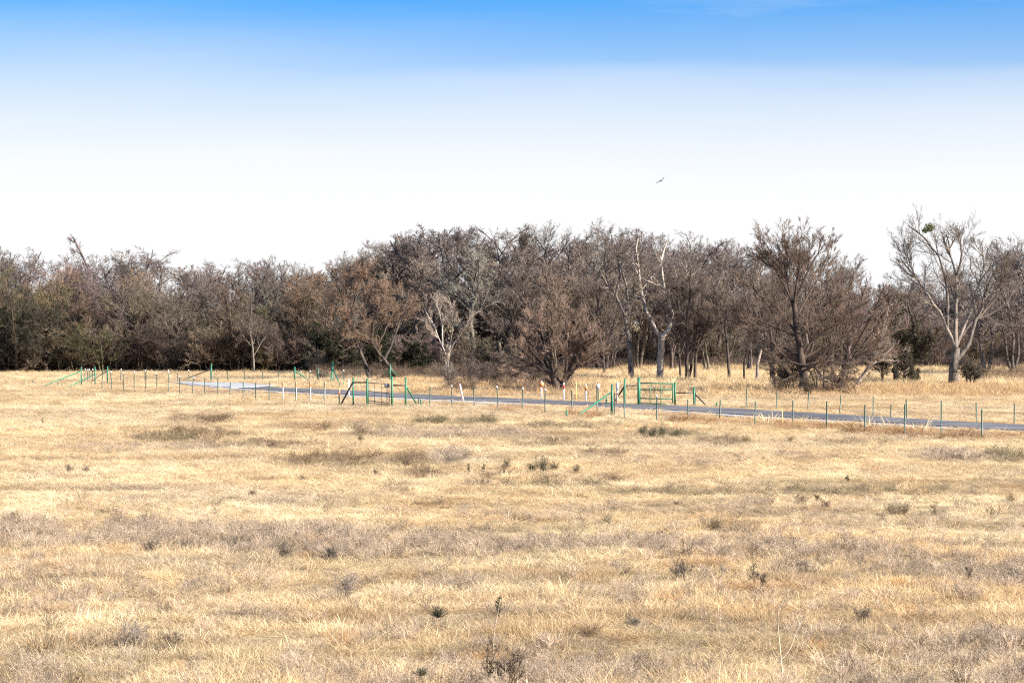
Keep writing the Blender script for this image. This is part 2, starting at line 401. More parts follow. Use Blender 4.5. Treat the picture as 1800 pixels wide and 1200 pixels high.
# brown / dark patches of the field: photo x, y, half-width, half-height, strength, colour
PATCH = [(350, 742, 60, 8, .8, BROWN), (330, 770, 90, 9, .9, BROWN), (290, 775, 50, 4, .8, OLIVE), (430, 785, 110, 8, .55, BROWN), (250, 790, 150, 10, .35, GREY), (600, 750, 120, 8, .4, BROWN),
 (560, 757, 60, 4, .6, RUSS), (800, 744, 90, 3, .8, OLIVE), (780, 763, 170, 9, .5, GREY), (640, 764, 30, 6, .6, BROWN), (600, 813, 85, 10, 1., BROWN), (720, 811, 35, 9, .9, BROWN), (790, 807, 30, 9, .9, GREY), (530, 815, 60, 6, .5, BROWN),
 (740, 838, 30, 6, .9, BROWN), (868, 841, 30, 5, .8, BROWN), (1080, 846, 30, 7, .9, BROWN), (560, 785, 70, 7, .4, BROWN), (690, 858, 40, 4, .5, OLIVE), (950, 858, 130, 3, .7, OLIVE), (1250, 868, 150, 4, .5, OLIVE), (1500, 864, 250, 4, .5, OLIVE),
 (950, 778, 60, 7, .5, BROWN), (1060, 800, 50, 6, .5, BROWN), (1010, 750, 90, 6, .5, OLIVE), (1180, 766, 60, 7, .7, OLIVE), (1270, 778, 60, 7, .45, BROWN), (1700, 806, 75, 8, 1., GREY), (1640, 800, 30, 8, .6, GREY), (1770, 808, 45, 7, .8, OLIVE),
 (1490, 780, 90, 6, .4, BROWN), (1210, 812, 130, 9, .35, GREY), (1420, 805, 80, 6, .3, BROWN), (1320, 902, 180, 6, .4, BROWN), (1090, 902, 80, 6, .4, BROWN), (1280, 930, 45, 9, .9, BROWN), (1055, 924, 25, 4, .9, OLIVE), (750, 935, 300, 5, .4, OLIVE),
 (520, 880, 220, 4, .25, BROWN), (905, 719, 40, 7, 1., RUSS), (1030, 732, 28, 6, .9, RUSS), (1300, 742, 130, 5, .9, RUSS), (1450, 752, 100, 6, .9, RUSS), (1570, 762, 90, 7, 1., RUSS), (1730, 769, 110, 6, 1., RUSS), (1200, 731, 70, 4, .6, RUSS),
 (1130, 722, 60, 3, .4, RUSS), (620, 690, 90, 6, .0, RUSS), (100, 1120, 110, 22, .5, BROWN), (250, 1128, 90, 22, .6, BROWN), (560, 1185, 140, 20, .4, RUSS), (450, 1190, 60, 15, .5, BROWN), (900, 1115, 160, 8, .4, RUSS), (1010, 1010, 110, 10, .4, RUSS),
 (1420, 1120, 80, 12, .35, BROWN), (1260, 1012, 60, 6, .3, RUSS), (1150, 1190, 150, 12, .3, BROWN), (1450, 1030, 90, 9, .5, RUSS), (1640, 1040, 80, 10, .5, RUSS), (80, 1000, 60, 9, .3, RUSS), (200, 1000, 60, 9, .3, RUSS)]
def patch_mix(px, py, col, s=1.0):
    wsum = np.zeros_like(px)
    for (x, y, rx, ry, st, c) in PATCH:
        e = ((px-x)/rx)**2+((py-y)/ry)**2
        w_ = np.clip(1.5-e, 0, 1)*st*np.clip((fbm(px/11, py/3.2, 4, 3)-.36)*5.5, .08, 1.2)*s
        w_ = np.clip(w_, 0, .92)[:, None]; col = col*(1-w_)+np.asarray(c)*w_; wsum = np.maximum(wsum, w_[:, 0])
    return col, wsum
# grey weed belts
def belt(px, py):
    a = np.interp(px, [0, 300, 600, 900, 1200, 1500, 1800], [922, 925, 932, 943, 948, 965, 985]); b = np.interp(px, [0, 300, 600, 900, 1200, 1500, 1800], [966, 972, 985, 975, 985, 1000, 1035])
    j = (fbm(px/60, py/14, 21, 3)-.5)*26
    v = np.clip((py+j-a)/8, 0, 1)*np.clip((b-py-j)/8, 0, 1)*(.45+.9*np.clip(fbm(px/120, py/30, 33, 3)-.2, 0, 1))
    v2 = np.clip((fbm(px/190+3, py/42, 44, 4)-.50)*7, 0, 1)*np.clip((py-1015)/25, 0, 1)*np.interp(px, [0, 700, 950, 1800], [.55, .45, .9, .95])
    return np.clip(np.maximum(v*1.25, v2), 0, 1)

x, y = ground_pts(35, 262, lambda D: 26*(55/max(D, 55))**1.25)
px, py = topx(x, y)
big = fbm(x/6, y/9, 1, 4); fine = fbm(x/.9, y/1.4, 2, 3)
keep = ~on_road(px, py)
bel = belt(px, py)
keep &= rng.uniform(0, 1, len(x)) > bel*.55
x, y, px, py, big, fine, bel = [q[keep] for q in (x, y, px, py, big, fine, bel)]
n = len(x)
col = STRAW[None]*(1-np.clip((big-.35)*2.4, 0, 1)[:, None])+PALE[None]*np.clip((big-.35)*2.4, 0, 1)[:, None]
st = fbm(x/14, y/3.5, 51, 4)
k_ = np.clip((.43-st)*6, 0, .55)[:, None]; col = col*(1-k_)+(BROWN*1.25)*k_
k_ = np.clip((fbm(x/1.3, y/1.1, 52, 2)-.66)*6, 0, .55)[:, None]; col = col*(1-k_)+RUSS*k_
k_ = np.clip((fbm(x/5, y/2.3, 57, 3)-.60)*6, 0, .35)[:, None]; col = col*(1-k_)+OLIVE*1.6*k_
col, pw = patch_mix(px, py, col)
col = col*(1-bel[:, None]*.3)+GREY*bel[:, None]*.3
k_ = np.clip((fbm(x/.8, y/.9, 93, 3)-.60)*7, 0, .5)[:, None]; col = col*(1-k_)+(GREY*.85)*k_
k_ = np.clip((fbm(x/9, y/4, 95, 4)-.58)*6, 0, .32)[:, None]; col = col*(1-k_)+(GREY)*k_
col *= rng.normal(1, .2, (n, 1)).clip(.4, 1.5)
# height: short grazed middle, rank in the near field, tall by the wood
hh = np.interp(py, [655, 668, 690, 720, 860, 900, 960, 1040, 1250], [.7, .6, .45, .45, .42, .36, .55, .66, .72])*(.25+1.5*np.clip((fbm(x/.55, y/.7, 91, 3)-.28)*2.1, 0, 1))*rng.uniform(.6, 1.35, n)
hh *= 1+.5*pw
m_ = on_road(px, py, 3.5) & (py > np.interp(px, sh_bot[:, 0], sh_bot[:, 1])); hh[m_] *= .45
wide = np.interp(y, [35, 60, 120, 260], [1, 1.15, 1.7, 2.6])
pts = np.stack([x, y, gz(x, y)], 1)
rot = np.stack([rng.normal(0, .12, n), rng.normal(0, .12, n), rng.uniform(0, 6.28, n)], 1)
gm = []
for i in range(7):
    v_, q_, t_ = blades(52, .24, .07, .26, .0055, .75, rs)
    mb = MB(); mb.add(v_, q_, t_); v_, q_, t_ = blades(46, .30, .03, .12, .008, 1.9, rs); mb.add(v_, q_, t_)
    gm.append(mb.mesh('grass_clump', GR))
scatter('dry_grass', pts, rot, np.stack([wide, wide, hh], 1), col, gm, 'dry straw coloured pasture grass over the whole field')

# tall tan grass along the far roadside, by the wood, and a few seed stalks
def rect_pts(x0, x1, y0, y1, dens):
    Da, Db = F*H/(y1-HZ), F*H/(y0-HZ)
    area = (x1-x0)/F*.5*(Da+Db)*(Db-Da); n = int(area*dens)
    D = rng.uniform(Da, Db, n); p = rng.uniform(x0, x1, n); return (p-900)/F*D, D
tm = []
for i in range(5):
    v_, q_, t_ = blades(34, .22, .35, .85, .012, .28, rs, 4, .6)
    mb = MB(); mb.add(v_, q_, t_); tm.append(mb.mesh('tall_clump', GR))
parts_ = []
for (x0, x1, y0, y1, dn, hs, c) in [(-160, 560, 656, 664, 1.1, .42, STRAW*.93), (480, 760, 659, 681, 1.0, .42, STRAW*.95), (560, 720, 657, 663, 1.0, .8, STRAW), (700, 1000, 670, 697, 1.2, .62, (STRAW+RUSS)*.5), (1000, 1100, 652, 705, .8, .7, (STRAW*.7+RUSS*.3)),
                                (1080, 1420, 645, 690, .55, .75, STRAW*.95), (1080, 1420, 690, 703, .6, .7, STRAW*.9), (1250, 1960, 678, 699, 1.3, .62, (STRAW*.42+RUSS*.58)), (1240, 1960, 648, 678, .6, .7, STRAW*.92),
                                (1500, 1680, 748, 760, .16, .7, PALE), (1180, 1950, 742, 752, .08, .5, STRAW)]:
    xx, yy = rect_pts(x0, x1, y0, y1, dn); p_, q_ = topx(xx, yy); k = ~on_road(p_, q_); xx, yy = xx[k], yy[k]; m = len(xx)
    cc = np.asarray(c)[None]*(1+.35*(fbm(xx/4, yy/6, 9, 3)[:, None]-.5))*rng.normal(1, .15, (m, 1)); h_ = hs*rng.uniform(.45, 1.25, m)*(.5+fbm(xx/3, yy/5, 12, 3))
    parts_.append((np.stack([xx, yy, gz(xx, yy)], 1), np.stack([rng.uniform(1.1, 1.9, m)]*2+[h_], 1), cc))
for edge_, off_, nn in ((sh_bot, 1.6, 1500), (sh_bot, -.6, 260), (road_top, -1.0, 600)):
    p_ = rng.uniform(300, 1950, nn); q_ = np.interp(p_, edge_[:, 0], edge_[:, 1])+off_+rng.uniform(-.5, .5, nn); k = fbm(p_/14, p_*0, 71, 3) > (.42 if off_ > 0 else .52); p_, q_ = p_[k], q_[k]; yy = F*H/(q_-HZ); xx = (p_-900)/F*yy; m = len(xx)
    parts_.append((np.stack([xx, yy, gz(xx, yy)], 1), np.stack([rng.uniform(.8, 1.6, m)]*2+[rng.uniform(.08, .32, m)], 1), (STRAW*.75+RUSS*.25)*rng.normal(1, .18, (m, 1))))
# bunches dotted through the near field
xx, yy = ground_pts(35, 150, lambda D: .42*(50/max(D, 50))**1.4); p_, q_ = topx(xx, yy); k = (~on_road(p_, q_, 2)) & (fbm(xx/3, yy/4, 77, 3) > .5); xx, yy, p_, q_ = xx[k], yy[k], p_[k], q_[k]; m = len(xx)
cc = np.where(rng.uniform(0, 1, (m, 1)) < .35, RUSS*1.25, STRAW*1.0)*rng.normal(1, .15, (m, 1))
parts_.append((np.stack([xx, yy, gz(xx, yy)], 1), np.stack([rng.uniform(.35, .8, m)]*2+[rng.uniform(.3, .7, m)*np.interp(q_, [720, 850, 1000, 1200], [.45, .5, .7, .75])], 1), cc))
P_ = np.concatenate([a for a, _, _ in parts_]); S_ = np.concatenate([b for _, b, _ in parts_]); C_ = np.concatenate([c for _, _, c in parts_])
scatter('tall_grass', P_, np.stack([rng.normal(0, .08, len(P_)), rng.normal(0, .08, len(P_)), rng.uniform(0, 6.28, len(P_))], 1), S_, C_, tm, 'taller tan and russet grass beside the road and wood')

# grey brittle weeds: belts plus dark patches
wm = [weed_mesh('weed_clump', rs, GR, .34, 9, 7, .011, .6, 3) for _ in range(5)]
x, y = ground_pts(35, 75, lambda D: 16.0); px, py = topx(x, y); b_ = belt(px, py); k = rng.uniform(0, 1, len(x)) < b_*.8+.03+.20*np.clip((fbm(x/1.6, y/2.2, 97, 3)-.58)*8, 0, 1)
A = [(x[k], y[k], np.full(k.sum(), .85), GREY[None]*rng.normal(1.02, .16, (k.sum(), 1)))]
x, y = ground_pts(60, 155, lambda D: 5.0*(80/D)**.6); px, py = topx(x, y)
c0, pw = patch_mix(px, py, np.tile(GREY, (len(x), 1))); k = (rng.uniform(0, 1, len(x)) < np.clip(pw*1.3-.1, 0, 1)+.015+.15*np.clip((fbm(x/3, y/3, 98, 3)-.62)*8, 0, 1)) & ~on_road(px, py, 1)
A.append((x[k], y[k], (.45+.85*pw[k])*np.where(on_road(px[k], py[k], 11), .38, 1), c0[k]*1.0))
x = np.concatenate([a[0] for a in A]); y = np.concatenate([a[1] for a in A]); h_ = np.concatenate([a[2] for a in A])*rng.uniform(.6, 1.25, len(x)); cc = np.concatenate([a[3] for a in A]); m = len(x); cc = cc*rng.normal(1, .16, (m, 1)).clip(.5, 1.5); cc[rng.uniform(0, 1, m) < .07] *= .42
wd_ = np.interp(y, [35, 70, 150], [1, 1.1, 2.0])
scatter('weed_cover', np.stack([x, y, gz(x, y)], 1), np.stack([rng.normal(0, .15, m), rng.normal(0, .15, m), rng.uniform(0, 6.28, m)], 1), np.stack([h_*1.15*wd_, h_*1.15*wd_, h_], 1), cc, wm, 'grey brown brittle weeds in belts across the field')

# ---------------------------------------------------------------- trees
STY = {
 'oak':   dict(k=(8, 8, 9, 9), a=(48, 45, 42, 45), r=(.62, .50, .48, .50), w=(.16, .22, .25, .25), tr=(.05, .03, .02, .0), seg=(7, 6, 4, 3), tmin=(.35, .25, .2, .15)),
 'elm':   dict(k=(10, 9, 9, 8), a=(34, 30, 30, 32), r=(.66, .52, .50, .52), w=(.09, .12, .16, .2), tr=(.08, .07, .06, .05), seg=(7, 6, 4, 3), tmin=(.28, .2, .2, .15)),
 'brush': dict(k=(9, 8, 8, 7), a=(38, 38, 36, 36), r=(.55, .50, .50, .55), w=(.12, .16, .2, .22), tr=(.06, .04, .03, .0), seg=(6, 5, 4, 3), tmin=(.12, .12, .15, .1)),
 'fan':   dict(k=(7, 7, 6, 5), a=(36, 27, 24, 24), r=(.55, .50, .52, .66), w=(.07, .09, .11, .13), tr=(.06, .06, .06, .05), seg=(7, 6, 4, 3), tmin=(.15, .15, .15, .1)),
}
def tree_meshes(name, L0, style, seed, twig=.009, dens=1.0, leaves=None, hero=False, cap=3.6):
    """L0: list of (points (n,3), r_base, r_tip); grows four further orders of branching.  returns trunk mesh, crown mesh"""
    rs = np.random.default_rng(seed); s = STY[style]; n0 = 12
    P0 = []; R0 = []
    for (p, ra, rb) in L0:
        p = np.asarray(p, float); d = np.r_[0, np.cumsum(np.linalg.norm(np.diff(p, axis=0), axis=1))]; t = np.linspace(0, d[-1], n0)
        q = np.stack([np.interp(t, d, p[:, i]) for i in range(3)], 1)
        q[1:-1] = .25*q[:-2]+.5*q[1:-1]+.25*q[2:]
        q[2:] += rs.normal(0, .012*d[-1]/3, (n0-2, 3)); P0.append(q); R0.append(ra+(rb-ra)*(np.linspace(0, 1, n0)**.8))
    P0 = np.array(P0); R0 = np.array(R0); L = np.linalg.norm(np.diff(P0, axis=1), axis=2).sum(1)
    tb = MB(); cb = MB(); tb.tubes(P0, R0, 8)
    # root flare
    P = P0; Rp = R0
    if hero:
        starts = [np.asarray(q[0][0], float) for q in L0]
        term = np.array([not any(np.linalg.norm(np.asarray(q[0][-1], float)-st) < .05 for st in starts) for q in L0])
        P = P0[term]; Rp = R0[term]; L = np.minimum(L[term], cap)
    for lv in range(4):
        k = max(2, int(round((s['k'][lv]+(2 if hero and lv == 0 and style != 'fan' else 0))*(dens if lv > 1 else 1))))
        st_, d_, l_ = spawn(P, L, k, s['tmin'][lv], s['a'][lv], 12, s['r'][lv]*((1.15, 1.2, 1.1, 1)[lv] if hero else 1), rs, tmax=.88 if hero and lv == 0 else 1.0, taper=.5 if hero and lv == 0 else .45)
        rp = np.repeat(Rp[:, Rp.shape[1]//2], k)
        n = s['seg'][lv]
        ok = l_ > .12; st_, d_, l_, rp = st_[ok], d_[ok], l_[ok], rp[ok]
        Pn = grow(st_, d_, l_, n, s['w'][lv], s['tr'][lv], rs)
        Pn[:, :, 2] = np.maximum(Pn[:, :, 2], .05)
        rb = np.maximum(rp*((.45 if hero else .55), .5, .5, .5)[lv], twig)
        Rn = rb[:, None]*np.linspace(1, .45, n)[None]; Rn = np.maximum(Rn, twig*.8)
        (tb if lv < 1 else cb).tubes(Pn, Rn, 6 if lv < 1 else (4 if lv < 2 else 3))
        P, L, Rp = Pn, l_, Rn
    if leaves:
        cnt, sz, mat = leaves
        pts = P[rs.integers(0, len(P), cnt), rs.integers(1, 3, cnt)]+rs.normal(0, sz*.8, (cnt, 3))
        u = rs.normal(0, 1, (cnt, 3)); v = rs.normal(0, 1, (cnt, 3)); u /= np.linalg.norm(u, axis=1, keepdims=True); v /= np.linalg.norm(v, axis=1, keepdims=True)
        q = sz*rs.uniform(.4, 1.1, (cnt, 1)); V_ = np.stack([pts-u*q, pts+v*q*.6, pts+u*q, pts-v*q*.6], 1).reshape(-1, 3)
        lb = MB(); lb.add(V_, np.arange(cnt*4).reshape(-1, 4)); lm = lb.mesh(name+'_leaves', mat)
    else: lm = None
    return tb.mesh(name+'_trunk', BARK, True), cb.mesh(name+'_crown', BARK), lm
def stand(name, ms, loc, label, group=None, rz=0., s=(1, 1, 1), c1=(.2, .16, .13), c2=None, cat='tree', leafname='dry_leaves'):
    o = empty(name, loc, label, cat, group, rz); o.scale = s
    c2 = c2 or c1
    t = link('trunk', ms[0], None, o); t.color = (*c1, 1)
    c = link('crown', ms[1], None, o); c.color = (*c2, 1)
    if ms[2] is not None: link(leafname, ms[2], None, o)
    return o
def auto_stems(rs, n, Ht, lean, r, base_spread=.25, fork=.0):
    out = []
    for i in range(n):
        a = rs.uniform(0, 6.28); ln = Ht*rs.uniform(.62, .85) if n > 1 else Ht*.78
        tip = np.array([math.cos(a)*lean*ln*rs.uniform(.5, 1.2), math.sin(a)*lean*ln*rs.uniform(.5, 1.2), ln])
        b = np.array([math.cos(a), math.sin(a), 0])*base_spread*(n > 1); b[2] = -.05
        mid = b+(tip-b)*.5+rs.normal(0, .05*ln, 3)*[1, 1, .3]-np.array([math.cos(a), math.sin(a), 0])*lean*ln*.18
        out.append(([b, b+(mid-b)*.5+rs.normal(0, .02*ln, 3)*[1, 1, 0], mid, tip], r*rs.uniform(.7, 1), r*.28))
    return out
MAUVE = (.122, .094, .079); BRN = (.128, .096, .069); REDB = (.158, .107, .072); DK = (.055, .040, .032); GRB = (.145, .117, .096); PALEB = (.42, .37, .31); OLV = (.105, .088, .048)
protos = []
for i, (sty, ns, hh_, ln, r, tw) in enumerate([('oak', 1, 10, .08, .22, .010), ('oak', 2, 10, .22, .18, .010), ('elm', 2, 10, .14, .15, .009), ('elm', 3, 10, .20, .13, .009), ('elm', 1, 10, .05, .20, .009), ('oak', 3, 10, .25, .15, .010)]):
    r_ = np.random.default_rng(100+i); protos.append(tree_meshes('wood_tree', auto_stems(r_, ns, hh_, ln, r), sty, 200+i, tw, 1.0 if ns == 1 else .8))
oakish = [0, 1, 5]; elmish = [2, 3, 4]
brush = []
for i in range(4):
    r_ = np.random.default_rng(300+i); brush.append(tree_meshes('thicket', auto_stems(r_, 5, 5, .42, .06, .35), 'brush', 400+i, .009, .9))
def mh(m):
    v = np.empty(len(m[1].vertices)*3, np.float32); m[1].vertices.foreach_get('co', v); return float(np.percentile(v[2::3], 99.8))
PH = [mh(m) for m in protos]; BH = [mh(m) for m in brush]
SKY = np.array([(-200, 430), (0, 437), (30, 450), (100, 462), (200, 442), (250, 446), (300, 462), (400, 466), (450, 468), (520, 450), (560, 465), (600, 466), (630, 440), (680, 420), (750, 410), (850, 404), (950, 408), (1000, 424), (1030, 418), (1070, 402), (1130, 408), (1180, 412), (1230, 432), (1300, 430), (1340, 436), (1400, 440), (1470, 458), (1500, 478), (1540, 492), (1600, 490), (1640, 482), (1700, 474), (1760, 440), (1800, 425), (2000, 410)], float)
def hsky(px, D, off=0): return (HZ+F*H/D - (np.interp(px, SKY[:, 0], SKY[:, 1])+off))*D/F
tr = np.random.default_rng(5)
def jit(c, a=.12):
    k = tr.normal(1, a); return tuple(float(np.clip(v*k*tr.normal(1, .04), .01, .9)) for v in c)
def rank(x0, x1, step, D, dj, off, offj, kinds, cols, name, label, group, cat='tree', ord_label=None, shrub=False):
    px = x0; i = 0
    while px < x1:
        p = px+tr.uniform(-.3, .3)*step; d = D+tr.uniform(-dj, dj); k = kinds[tr.integers(len(kinds))]
        h = hsky(p, d, off+tr.uniform(-offj, offj)) if not shrub else tr.uniform(*off)
        m, ph = (brush[k], BH[k]) if shrub else (protos[k], PH[k])
        s = h/ph; sx = s*tr.uniform(.95, 1.25)*(1.2 if not shrub else 1.25)
        lab = label if ord_label is None else ord_label(i, p)
        c = jit(cols[tr.integers(len(cols))])
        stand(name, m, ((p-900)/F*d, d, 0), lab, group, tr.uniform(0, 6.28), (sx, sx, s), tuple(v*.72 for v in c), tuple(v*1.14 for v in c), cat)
        px += step*tr.uniform(.8, 1.2); i += 1
# deep wood behind
WCOL = [MAUVE, BRN, GRB, MAUVE, GRB]
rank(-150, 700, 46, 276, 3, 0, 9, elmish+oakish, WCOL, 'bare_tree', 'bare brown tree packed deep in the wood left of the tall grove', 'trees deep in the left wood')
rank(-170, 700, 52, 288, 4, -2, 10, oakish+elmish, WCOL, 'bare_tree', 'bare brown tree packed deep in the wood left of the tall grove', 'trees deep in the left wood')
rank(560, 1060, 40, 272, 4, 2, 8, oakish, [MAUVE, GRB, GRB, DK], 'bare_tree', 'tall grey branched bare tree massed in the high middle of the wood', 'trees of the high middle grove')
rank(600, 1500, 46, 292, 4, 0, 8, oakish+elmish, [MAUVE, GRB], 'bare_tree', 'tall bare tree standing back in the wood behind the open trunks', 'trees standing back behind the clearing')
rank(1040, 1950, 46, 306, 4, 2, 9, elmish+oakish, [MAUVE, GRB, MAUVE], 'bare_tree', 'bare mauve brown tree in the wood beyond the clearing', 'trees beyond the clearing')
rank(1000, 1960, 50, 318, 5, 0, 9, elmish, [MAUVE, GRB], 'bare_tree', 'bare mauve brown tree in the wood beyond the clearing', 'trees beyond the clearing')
rank(-150, 620, 40, 270, 2, (5.5, 8.3), 0, [0, 1, 2, 3], [BRN, MAUVE, GRB, DK], 'thicket', 'tall dense brown thicket filling the middle depth of the left wood', 'tall thickets inside the left wood', 'thicket', shrub=True)
rank(-160, 640, 44, 282, 3, (6.5, 9), 0, [0, 1, 2, 3], [BRN, MAUVE, GRB], 'thicket', 'tall dense brown thicket filling the middle depth of the left wood', 'tall thickets inside the left wood', 'thicket', shrub=True)
rank(580, 1080, 40, 280, 4, (7, 10), 0, [0, 1, 2, 3], [GRB, MAUVE, DK], 'thicket', 'tall dense greyish thicket inside the high middle grove', 'tall thickets inside the middle grove', 'thicket', shrub=True)
rank(1040, 1960, 46, 312, 4, (6, 9), 0, [0, 1, 2, 3], [MAUVE, MAUVE, GRB], 'thicket', 'tall mauve thicket deep in the wood beyond the clearing', 'tall thickets beyond the clearing', 'thicket', shrub=True)
rank(1000, 1960, 42, 298, 3, (4, 6.5), 0, [0, 1, 2, 3], [MAUVE, DK, BRN], 'thicket', 'tall mauve thicket deep in the wood beyond the clearing', 'tall thickets beyond the clearing', 'thicket', shrub=True)
# middle rank left
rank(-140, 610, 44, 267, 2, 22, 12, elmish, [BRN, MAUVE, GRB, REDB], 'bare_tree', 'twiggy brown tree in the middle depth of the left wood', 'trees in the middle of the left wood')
def ordl(fmt, names):
    return lambda i, p: fmt.format(names[min(i, len(names)-1)])
ORD = ['first', 'second', 'third', 'fourth', 'fifth', 'sixth', 'seventh', 'eighth', 'ninth', 'tenth', 'eleventh', 'twelfth', 'thirteenth', 'fourteenth', 'fifteenth', 'sixteenth', 'seventeenth', 'eighteenth', 'nineteenth', 'twentieth']
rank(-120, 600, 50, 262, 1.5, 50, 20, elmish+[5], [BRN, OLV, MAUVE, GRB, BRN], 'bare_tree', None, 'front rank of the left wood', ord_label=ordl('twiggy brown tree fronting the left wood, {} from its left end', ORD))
rank(-130, 570, 24, 259.5, 1, (3.0, 5.0), 0, [0, 1, 2, 3], [BRN, DK, DK, OLV, MAUVE], 'thicket', 'dark twiggy thicket at the foot of the left wood', 'thickets at the foot of the left wood', 'thicket', shrub=True)
rank(-130, 600, 30, 264.5, 1, (3.5, 5.5), 0, [0, 1, 2, 3], [DK, BRN, DK, OLV], 'thicket', 'dark twiggy thicket at the foot of the left wood', 'thickets at the foot of the left wood', 'thicket', shrub=True)
# centre
rank(570, 1000, 50, 258, 3, 45, 18, elmish+[1], [GRB, BRN, MAUVE], 'bare_tree', None, 'trees before the high middle grove', ord_label=ordl('greyish twiggy tree before the high middle grove, {} from its left side', ORD))
rank(560, 960, 32, 250, 4, (2.6, 4.4), 0, [0, 1, 2, 3], [BRN, MAUVE, GRB, DK], 'thicket', 'brown thicket under the high middle grove', 'thickets under the middle grove', 'thicket', shrub=True)
rank(780, 960, 30, 206, 6, (1.8, 2.7), 0, [0, 1, 2, 3], [DK, MAUVE], 'thicket', 'low dark thicket between the pale forked sapling and the rounded tree', 'low thickets by the far roadside', 'thicket', shrub=True)
rank(1000, 1560, 30, 289, 2, (2.6, 4.6), 0, [0, 1, 2, 3], [MAUVE, DK, MAUVE, BRN], 'thicket', 'mauve brown thicket along the far side of the clearing', 'thickets beyond the clearing', 'thicket', shrub=True)
rank(1560, 1950, 30, 284, 3, (3.2, 5.2), 0, [0, 1, 2, 3], [MAUVE, REDB, BRN], 'thicket', 'reddish brown thicket behind the pale oak', 'thickets behind the pale oak', 'thicket', shrub=True)
rank(1060, 1500, 55, 272, 5, 40, 20, elmish+oakish, [MAUVE, GRB, BRN], 'bare_tree', None, 'trees along the back of the clearing', ord_label=ordl('slim bare tree along the back of the clearing, {} counted from the left', ORD))
rank(1500, 1600, 48, 268, 5, 25, 15, elmish, [MAUVE, BRN], 'bare_tree', None, 'trees left of the pale oak', ord_label=ordl('low bare tree behind the vine covered tree, {} counted from the left', ORD))
rank(1740, 1960, 55, 250, 5, 10, 15, oakish, [GRB, MAUVE], 'bare_tree', None, 'trees right of the pale oak', ord_label=ordl('grey bare oak beyond the pale oak on its right, {} counted from the oak', ORD))

# ---- individual trees, each limb laid out after the photo but with its own depth
def hero(name, base, limbs, style, seed, label, c1, c2=None, twig=.009, dens=1.0, depth=.35, cat='tree', leaves=None, leafname='dry_leaves', cap=3.6, zs=1.0):
    """limbs: (list of photo points, base width px, tip width px); first is rooted at base"""
    b = G(*base); D = b[1]; k = D/F; r_ = np.random.default_rng(seed)
    out = []; mem = {}
    for pl, wa, wb in limbs:
        y0 = mem.get(pl[0], 0.0); slope = r_.normal(0, depth); q = []; yy = y0
        for j, (u, v) in enumerate(pl):
            if j: yy += slope*math.hypot(u-pl[j-1][0], v-pl[j-1][1])*k
            if (u, v) in mem and j == 0: yy = mem[(u, v)]
            mem[(u, v)] = yy
            q.append(((u-base[0])*k*(D+yy)/D, yy, (base[1]-v)*k*(D+yy)/D-(.06 if j == 0 and (u, v) == base else 0)))
        out.append((q, wa*k/2, wb*k/2))
    return stand(name, tree_meshes(name, out, style, seed+1, twig, dens, leaves, True, cap), tuple(b), label, None, 0, (1, 1, zs), c1, c2, cat, leafname)

hero('oak_tree', (1677, 677), [([(1677, 677), (1676, 655), (1677, 635), (1679, 607)], 21, 15),
  ([(1677, 635), (1692, 622), (1706, 590), (1716, 560), (1725, 535), (1735, 500), (1750, 465), (1770, 438), (1788, 422)], 9, 2), ([(1679, 607), (1679, 575), (1681, 540), (1683, 500), (1684, 475), (1678, 452), (1670, 425), (1668, 400)], 9, 2),
  ([(1684, 475), (1690, 452), (1691, 430), (1684, 405), (1676, 388)], 5, 2), ([(1679, 607), (1665, 570), (1655, 545), (1635, 520), (1620, 490), (1612, 475), (1600, 458), (1580, 446)], 8, 2),
  ([(1665, 570), (1667, 520), (1662, 480), (1655, 450), (1645, 430), (1634, 412), (1618, 398), (1598, 384)], 6, 2), ([(1679, 607), (1690, 580), (1703, 555), (1712, 520), (1722, 495), (1732, 475), (1734, 445), (1730, 415)], 7, 2),
  ([(1692, 585), (1706, 560), (1730, 548), (1745, 510), (1760, 480), (1776, 455), (1785, 430)], 5, 2), ([(1620, 490), (1606, 462), (1600, 440), (1590, 420)], 3, 1.5)],
  'elm', 31, 'tall pale barked bare oak forking low, with a green mistletoe ball in its top', (.165, .135, .108), (.115, .092, .075), .0085, .42, .25, cap=3.6, zs=.955)
hero('oak_tree', (1160, 668), [([(1160, 668), (1160, 640), (1162, 610), (1162, 593)], 13, 11), ([(1162, 593), (1148, 577), (1138, 553), (1130, 530), (1124, 500), (1122, 470), (1116, 440), (1120, 420)], 8, 2.5),
  ([(1162, 593), (1172, 585), (1183, 570), (1182, 552), (1175, 530), (1168, 510), (1163, 490), (1160, 465), (1166, 440), (1172, 422)], 8, 2.5), ([(1183, 570), (1198, 568), (1215, 555)], 3, 1.5), ([(1171, 500), (1190, 502), (1203, 490), (1216, 466)], 3, 1.5)],
  'oak', 41, 'pale twisted oak with two sinuous forked limbs behind the right green gate', (.32, .27, .22), (.13, .104, .086), .009, .5, .2)
hero('oak_tree', (1110, 668), [([(1110, 668), (1109, 640), (1107, 610), (1102, 580), (1098, 558), (1090, 535), (1082, 518), (1070, 504), (1058, 488), (1050, 465)], 11, 2.5),
  ([(1098, 558), (1104, 530), (1100, 500), (1092, 470), (1078, 440), (1074, 412)], 6, 2), ([(1082, 518), (1090, 480), (1084, 450), (1096, 420)], 5, 2), ([(1070, 504), (1062, 470), (1066, 430), (1058, 410)], 4, 1.5)],
  'oak', 51, 'tall grey trunked oak just left of the pale twisted oak', (.15, .125, .105), (.125, .10, .085), .009, .6, .2)
